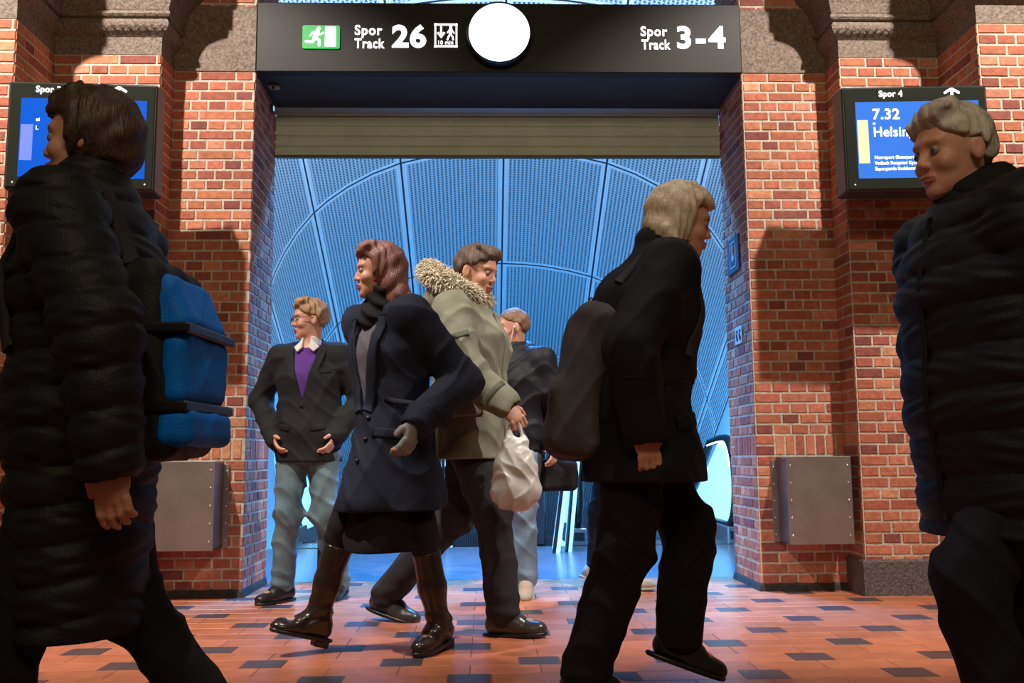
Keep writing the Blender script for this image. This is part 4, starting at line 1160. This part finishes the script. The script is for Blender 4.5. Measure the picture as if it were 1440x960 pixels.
furbase = vx.build('fur_trim', M_fur, p.root, p.k)
mb = MB(); rf = random.Random(5); me_ = furbase.data
for i in range(0, len(me_.polygons), 3):
    pl = me_.polygons[i]; c_ = Vector(pl.center); n_ = (Vector(pl.normal) + Vector((rf.uniform(-.7, .7), rf.uniform(-.7, .7), rf.uniform(-.7, .5)))).normalized(); L_ = rf.uniform(.015, .036)
    mb.tube([c_ - n_ * .003, c_ + n_ * L_ * .5, c_ + n_ * L_ + Vector((0, 0, -.006))], [.0042, .0034, .0006], 5, cap=False)
mb.build('fur_tufts', M_fur, furbase, smooth=True)
p.trousers(cloth('charcoal_trousers', (.030, .028, .032)), (.108, .080, .074), amp=.006)
p.shoes(mat('grey_leather', (.045, .042, .042), .28, var=.25), sole=M_black)
pw = p.root.matrix_basis.copy(); 
def world_of(p, q):
    a = p.root.rotation_euler.z; x, y, z = np.array(q) * p.k
    return Vector((p.root.location.x + x * math.cos(a) - y * math.sin(a), p.root.location.y + x * math.sin(a) + y * math.cos(a), p.root.location.z + z))
hp_ = world_of(p, p.wrist[1] + v3(.045, .0, -.075))
bag = empty('plastic_bag', hp_, 0, 'white plastic carrier bag hanging from the olive parka man\'s hand', 'bag')
vx = Vox((-.2, -.17, -.50), (.2, .17, .06), .0055)
vx.chain([(0, 0, -.10), (.0, 0, -.20), (.0, 0, -.31)], [.03, .088, .105], .05, (1, .72, 1)); vx.cone((-.04, 0, -.32), (.05, 0, -.33), .065, .065, .04)
vx.chain([(-.012, 0, .0), (-.04, 0, -.10), (-.03, 0, -.17)], [.008, .014, .04], .02); vx.chain([(.012, 0, .0), (.045, 0, -.10), (.03, 0, -.17)], [.008, .014, .04], .02)
vx.warp(lambda X, Y, Z: .0028 * _rg(70 * X + 5 * np.sin(22 * Z + 20 * Y)) + .0022 * _rg(36 * Z + 4 * np.sin(28 * X + 1) + 30 * Y) + .002 * np.sin(50 * X + 33 * Z))
M_bag = mat('white_plastic', (.72, .72, .70), .3, var=.06, vscale=6); M_bag.node_tree.nodes['Principled BSDF'].inputs['Transmission Weight'].default_value = 0.12
vx.build('bag_body', M_bag, bag)

# ---- short haired man with earphones behind the parka
p = Person((.19, 6.03, 0), 238, 1.80, 'short-haired person with white earphones, black hooded jacket and pale torn jeans',
    hip=(0, 0, .93), chest=(.0, 0, 1.29), neck=(-.005, 0, 1.49), head=(.03, 0, 1.63), hy=-48, hp=4,
    knee=((.07, .09, .51), (-.02, -.10, .50)), ankle=((.03, .08, .105), (-.2, -.12, .10)), toe=((28, 12), (0, 25)),
    elbow=((-.06, .28, 1.16), (-.0, -.28, 1.15)), wrist=((.02, .29, .92), (.14, -.25, .95)))
p.body()
p.hair('crop', mat('hair_light_brown', (.20, .11, .065), .6, bump=.5, bscale=200, var=.3, vscale=40))
p.coat('jacket', cloth('black_shell_jacket', (.012, .013, .018), .5), hem=.82, tor=(.145, .155, .15), sl=(.085, .074, .060), tex=creases(.007, 1.1, 2), collar=.078, collar_h=.02)
p.ribbon('front_zip', [(.5, .0, .84), (.5, 0, 1.12), (.5, 0, 1.42)], (-1, 0, 0), .014, mat('zip_metal', (.35, .36, .4), .3, metal=.8), .004)
for q in (-1, 1): p.ribbon('pocket_zip', [(.4, q * .11, 1.04), (.4, q * .14, .94)], (-1, 0, 0), .012, mat('zip_metal', (0, 0, 0)), .003, 6)
vx = Vox((-.25, -.2, 1.35), (.12, .2, 1.62), .005); vx.ell((-.085, 0, 1.50), (.065, .105, .065), .03); vx.cone((-.01, 0, 1.42), (.01, 0, 1.6), .062, .072, .005, op='cut'); vx.build('hood', cloth('black_shell_jacket', (.012, .013, .018), .5), p.root, p.k)
p.trousers(cloth('pale_jeans', (.15, .235, .32), var=.4, vscale=9), (.100, .074, .072), amp=.008)
mb = MB(); c_ = (p.knee[0] + (.078, .0, .05)) * p.k; mb.obox(c_, (.004, 0, .002), (0, .04, .006), (.0, .004, .016)); mb.obox(c_ - v3(0, 0, .055), (.004, 0, 0), (0, .034, -.006), (0, .003, .011)); mb.build('knee_tear', mat('frayed_skin_tone', (.30, .20, .14), .9), p.root)
p.shoes(cloth('beige_suede', (.42, .38, .30)), names='sneaker', sole=cloth('pale_rubber', (.5, .48, .42)), laces=mat('dark_laces', (.05, .05, .05), .8))
mb = MB(); w_ = lambda q: Vector(p.head + p.R @ v3(*q)) * p.k
mb.tube([w_((.012, .086, -.008)), w_((.02, .084, -.04)), w_((.035, .075, -.10)), w_((.06, .06, -.20)), w_((.07, .04, -.30))], .0026, 6); mb.ball(tuple(w_((.006, .088, -.006))), .009)
mb.build('earphone', M_offwhite, p.root, smooth=True)
suit = empty('shoulder_bag', (.455, 5.98, .64), rad(-10), 'black soft bag held low beside the person with earphones', 'bag')
vx = Vox((-.2, -.15, -.05), (.2, .15, .32), .006); vx.box((0, 0, .10), (.12, .055, .10), .04, .02); vx.chain([(-.07, 0, .18), (-.03, 0, .265), (.03, 0, .265), (.07, 0, .18)], [.01] * 4, .01); vx.warp(creases(.004)); vx.build('bag_body', cloth('black_bag_cloth', (.012, .012, .014)), suit)

# ---- large dark figure walking right, right of centre
p = Person((.575, 3.46, 0), 4, 1.905, 'grey-blond person leaning forward in long black coat, walking right past the opening',
    hip=(-.03, 0, .93), chest=(.03, 0, 1.27), neck=(.075, 0, 1.455), head=(.155, 0, 1.585), hy=-6, hp=12,
    knee=((.17, .09, .53), (-.09, -.09, .49)), ankle=((.13, .09, .17), (-.22, -.08, .10)), toe=((0, 20), (0, 4)),
    elbow=((.10, .27, 1.12), (-.10, -.28, 1.12)), wrist=((.06, .20, .90), (-.06, -.27, .87)), sh=.19)
p.body()
p.hair('bob', mat('hair_ash_blond', (.55, .46, .34), .5, bump=.4, bscale=150, var=.3, vscale=30))
M_blackcoat = cloth('black_coat', (.0085, .009, .012), .8)
p.coat('coat', M_blackcoat, hem=.70, tor=(.175, .175, .16), sl=(.095, .085, .068), skirt=.205, tex=creases(.007, .7, 3), collar=.095, collar_h=.04, hemfwd=.03)
p.ribbon('shoulder_strap', [(-.10, -.13, 1.8), (.02, -.13, 1.8), (.3, -.14, 1.50), (.5, -.15, 1.28), (.5, -.17, 1.10)], [v3(0, 0, -1), v3(0, 0, -1), v3(-1, 0, -.6), v3(-1, 0, 0), v3(-1, 0, 0)], .045, cloth('grey_strap', (.03, .03, .035)), .010, 24)
p.ribbon('coat_seam', [(.14, -.6, 1.02), (.0, -.6, 1.01), (-.14, -.6, 1.02)], (0, 1, 0), .010, M_lining, .004, 14)
p.ribbon('pocket_flap', [(.14, -.6, .90), (.05, -.6, .88)], (0, 1, 0), .050, M_blackcoat, .009, 8)
p.trousers(cloth('black_trousers', (.008, .008, .010)), (.115, .088, .080), amp=.007)
p.shoes(mat('black_shoe', (.012, .012, .013), .35), sole=M_black)
bp = world_of(p, v3(-.235, -.02, 1.03))
b = empty('backpack', (bp.x, bp.y, bp.z), rad(4), 'dark grey soft backpack on the back of the black-coated person walking right', 'backpack')
vx = Vox((-.25, -.25, -.36), (.25, .25, .36), .006)
vx.box((.03, 0, .0), (.085, .15, .28), .06, .03, rotm(0, .22)); vx.box((-.035, 0, -.12), (.055, .13, .13), .05, .03); vx.warp(creases(.006, .8, 2)); vx.build('backpack_body', cloth('grey_backpack', (.070, .065, .075), .9), b)
mb = MB(); mb.tube([(.05, -.02, .27), (.07, 0, .305), (.10, .02, .27)], .010, 8); mb.build('haul_loop', M_black, b)

# ---- person behind, only a shoe shows
p = Person((.86, 6.30, 0), 10, 1.70, 'person in dark clothes and beige sneakers, mostly hidden behind the black-coated figure',
    knee=((-.10, .09, .50), (.10, -.09, .52)), ankle=((-.13, .09, .12), (.04, -.09, .085)), toe=((0, 20), (-40, -4)),
    hy=0)
p.body(); p.hair('short', mat('hair_brown', (.09, .055, .04), .55))
p.coat('jacket', cloth('dark_jacket', (.02, .02, .024)), hem=.85, tex=creases(.006))
p.trousers(cloth('dark_trousers', (.015, .016, .022)))
p.shoes(cloth('beige_suede', (.42, .38, .30)), names='sneaker', sole=cloth('pale_rubber', (.5, .48, .42)), laces=mat('dark_laces', (.05, .05, .05), .8))

# ---- near figure on the left with a backpack
p = Person((-.925, 2.27, 0), 178, 1.75, 'brown-haired person close by on the left, facing left in long black quilted coat',
    hip=(.02, 0, .92), chest=(.02, 0, 1.27), neck=(.02, 0, 1.475), head=(.045, 0, 1.625), hy=4, hp=0,
    knee=((.12, .10, .48), (-.07, -.10, .50)), ankle=((.14, .10, .085), (-.34, -.10, .15)), toe=((0, 0), (0, 35)),
    elbow=((-.12, .27, 1.13), (.14, -.28, 1.13)), wrist=((-.15, .26, .86), (.30, -.24, .95)))
p.body()
p.hair('full', mat('hair_dark_brown', (.045, .024, .013), .5, bump=.4, bscale=150, var=.3, vscale=30))
p.coat('quilted_coat', cloth('black_quilted', (.010, .011, .014), .55), hem=.46, tor=(.165, .165, .16), sl=(.094, .086, .070), skirt=.140, wid=1.28, tex=quilts(.012, .085, .15), collar=.09, collar_h=.035)
p.ribbon('shoulder_strap', [(-.12, .12, 1.8), (.02, .12, 1.8), (.3, .13, 1.50), (.5, .14, 1.28), (.5, .16, 1.10)], [v3(0, 0, -1), v3(0, 0, -1), v3(-1, 0, -.6), v3(-1, 0, 0), v3(-1, 0, 0)], .050, cloth('black_strap', (.02, .02, .024)), .012, 24)
p.trousers(cloth('black_trousers', (.008, .008, .010)), (.090, .070, .062))
p.shoes(mat('black_shoe', (.012, .012, .013), .35), sole=M_black)
bp = world_of(p, v3(-.150, 0, 1.08))
b = empty('backpack', (bp.x, bp.y, bp.z), rad(176), 'black and bright blue backpack on the back of the near figure on the left', 'backpack')
vx = Vox((-.3, -.25, -.35), (.25, .25, .36), .006)
vx.box((.0, 0, 0), (.080, .150, .23), .05, .03, rotm(0, .12)); vx.warp(creases(.005, .8, 2)); vx.build('backpack_body', cloth('black_backpack', (.010, .011, .013), .6), b)
M_bpblue = cloth('blue_backpack_panel', (.0, .16, .70), .6)
vx = Vox((-.32, -.25, -.35), (.25, .25, .36), .006); vx.box((-.055, 0, .12), (.045, .135, .075), .03, .02, rotm(0, .40)); vx.warp(creases(.003)); vx.build('upper_panel', M_bpblue, b)
vx = Vox((-.32, -.25, -.35), (.25, .25, .36), .006); vx.box((-.085, 0, -.02), (.035, .140, .085), .03, .02); vx.warp(creases(.003)); vx.build('front_pocket', M_bpblue, b)
vx = Vox((-.34, -.25, -.35), (.25, .25, .36), .006); vx.box((-.090, 0, -.155), (.045, .145, .045), .03, .02); vx.warp(creases(.003)); vx.build('lower_pocket', M_bpblue, b)
for z in (.065, -.11):
    mb = MB(); mb.box((-.128, -.155, z - .012), (.05, .155, z + .012), .005); mb.build('strap', M_black, b)

# ---- near figure on the right
p = Person((1.30, 2.36, 0), 184, 1.78, 'grey-haired person close by on the right, facing left in dark navy quilted jacket',
    hip=(-.02, 0, .93), chest=(.01, 0, 1.27), neck=(.035, 0, 1.46), head=(.080, 0, 1.60), hy=8, hp=6,
    knee=((.16, .09, .54), (-.06, -.09, .50)), ankle=((.10, .09, .20), (-.20, -.09, .09)), toe=((0, 25), (0, 4)),
    elbow=((-.06, .30, 1.12), (-.02, -.30, 1.12)), wrist=((.04, .15, .92), (.04, -.15, .92)), sh=.20, hands=(dict(d=(.2, -.6, -.8), n=(-.9, -.3, 0), t=(.3, -.7, .5), curl=.8), dict(d=(.2, .6, -.8), n=(-.9, .3, 0), t=(.3, .7, .5), curl=.8)))
p.cutcuff = (False, False)
p.body()
p.hair('short', mat('hair_grey', (.50, .47, .41), .5, bump=.4, bscale=150, var=.3, vscale=30))
p.coat('quilted_jacket', cloth('navy_quilted', (.010, .013, .020), .55), hem=.64, tor=(.215, .195, .17), sl=(.105, .098, .078), skirt=.20, wid=1.28, tex=quilts(.013, .10, .1), collar=.080, collar_h=.0)
p.ribbon('front_zip', [(.6, .03, .68), (.6, .03, 1.0), (.6, .03, 1.42)], (-1, 0, 0), .016, M_lining, .006)
vx = Vox((-.15, -.2, 1.36), (.3, .2, 1.68), .005); vx.chain([(.025, 0, 1.40), (.030, 0, 1.46), (.022, 0, 1.49)], [.112, .092, .084], .02); vx.ell((-.03, 0, 1.52), (.055, .085, .060), .03); vx.warp(lambda X, Y, Z: .006 * np.sin(90 * Z + 9 * X + 6 * np.sin(12 * Y)))
vx.build('scarf', cloth('black_scarf', (.008, .009, .011)), p.root, p.k)
vx = Vox((-.4, -.3, 1.25), (.15, .3, 1.65), .006); vx.ell((-.13, 0, 1.455), (.13, .17, .075), .03, rotm(0, -.3)); vx.cone((.03, 0, 1.40), (.06, 0, 1.62), .09, .11, .006, op='cut'); vx.warp(quilts(.006, .06)); vx.build('hood', cloth('grey_green_lining', (.10, .105, .10)), p.root, p.k)
p.trousers(cloth('dark_navy_trousers', (.012, .013, .024)), (.105, .080, .072), amp=.006)
p.shoes(mat('black_shoe', (.012, .012, .013), .35), sole=M_black)

# ---- narrow dark case standing behind the man in jeans
t = empty('suitcase', (-1.115, 6.72, 0), rad(10), 'narrow upright dark suitcase standing just behind the man in jeans', 'suitcase')
mb = MB(); mb.box((-.055, -.15, .04), (.055, .15, .60), .02); mb.build('case_body', mat('dark_case', (.025, .018, .028), .4), t)
for y in (-.1, .1):
    mb = MB(); mb.cyl((-.05, y, .03), (-.02, y, .03), .03, 16); mb.build('wheel', M_black, t); mb = MB(); mb.cyl((.02, y, .03), (.05, y, .03), .03, 16); mb.build('wheel', M_black, t)
mb = MB(); mb.tube([(0, -.05, .595), (0, -.05, .635), (0, .05, .635), (0, .05, .595)], .008, 8); mb.build('handle', M_rivet, t)
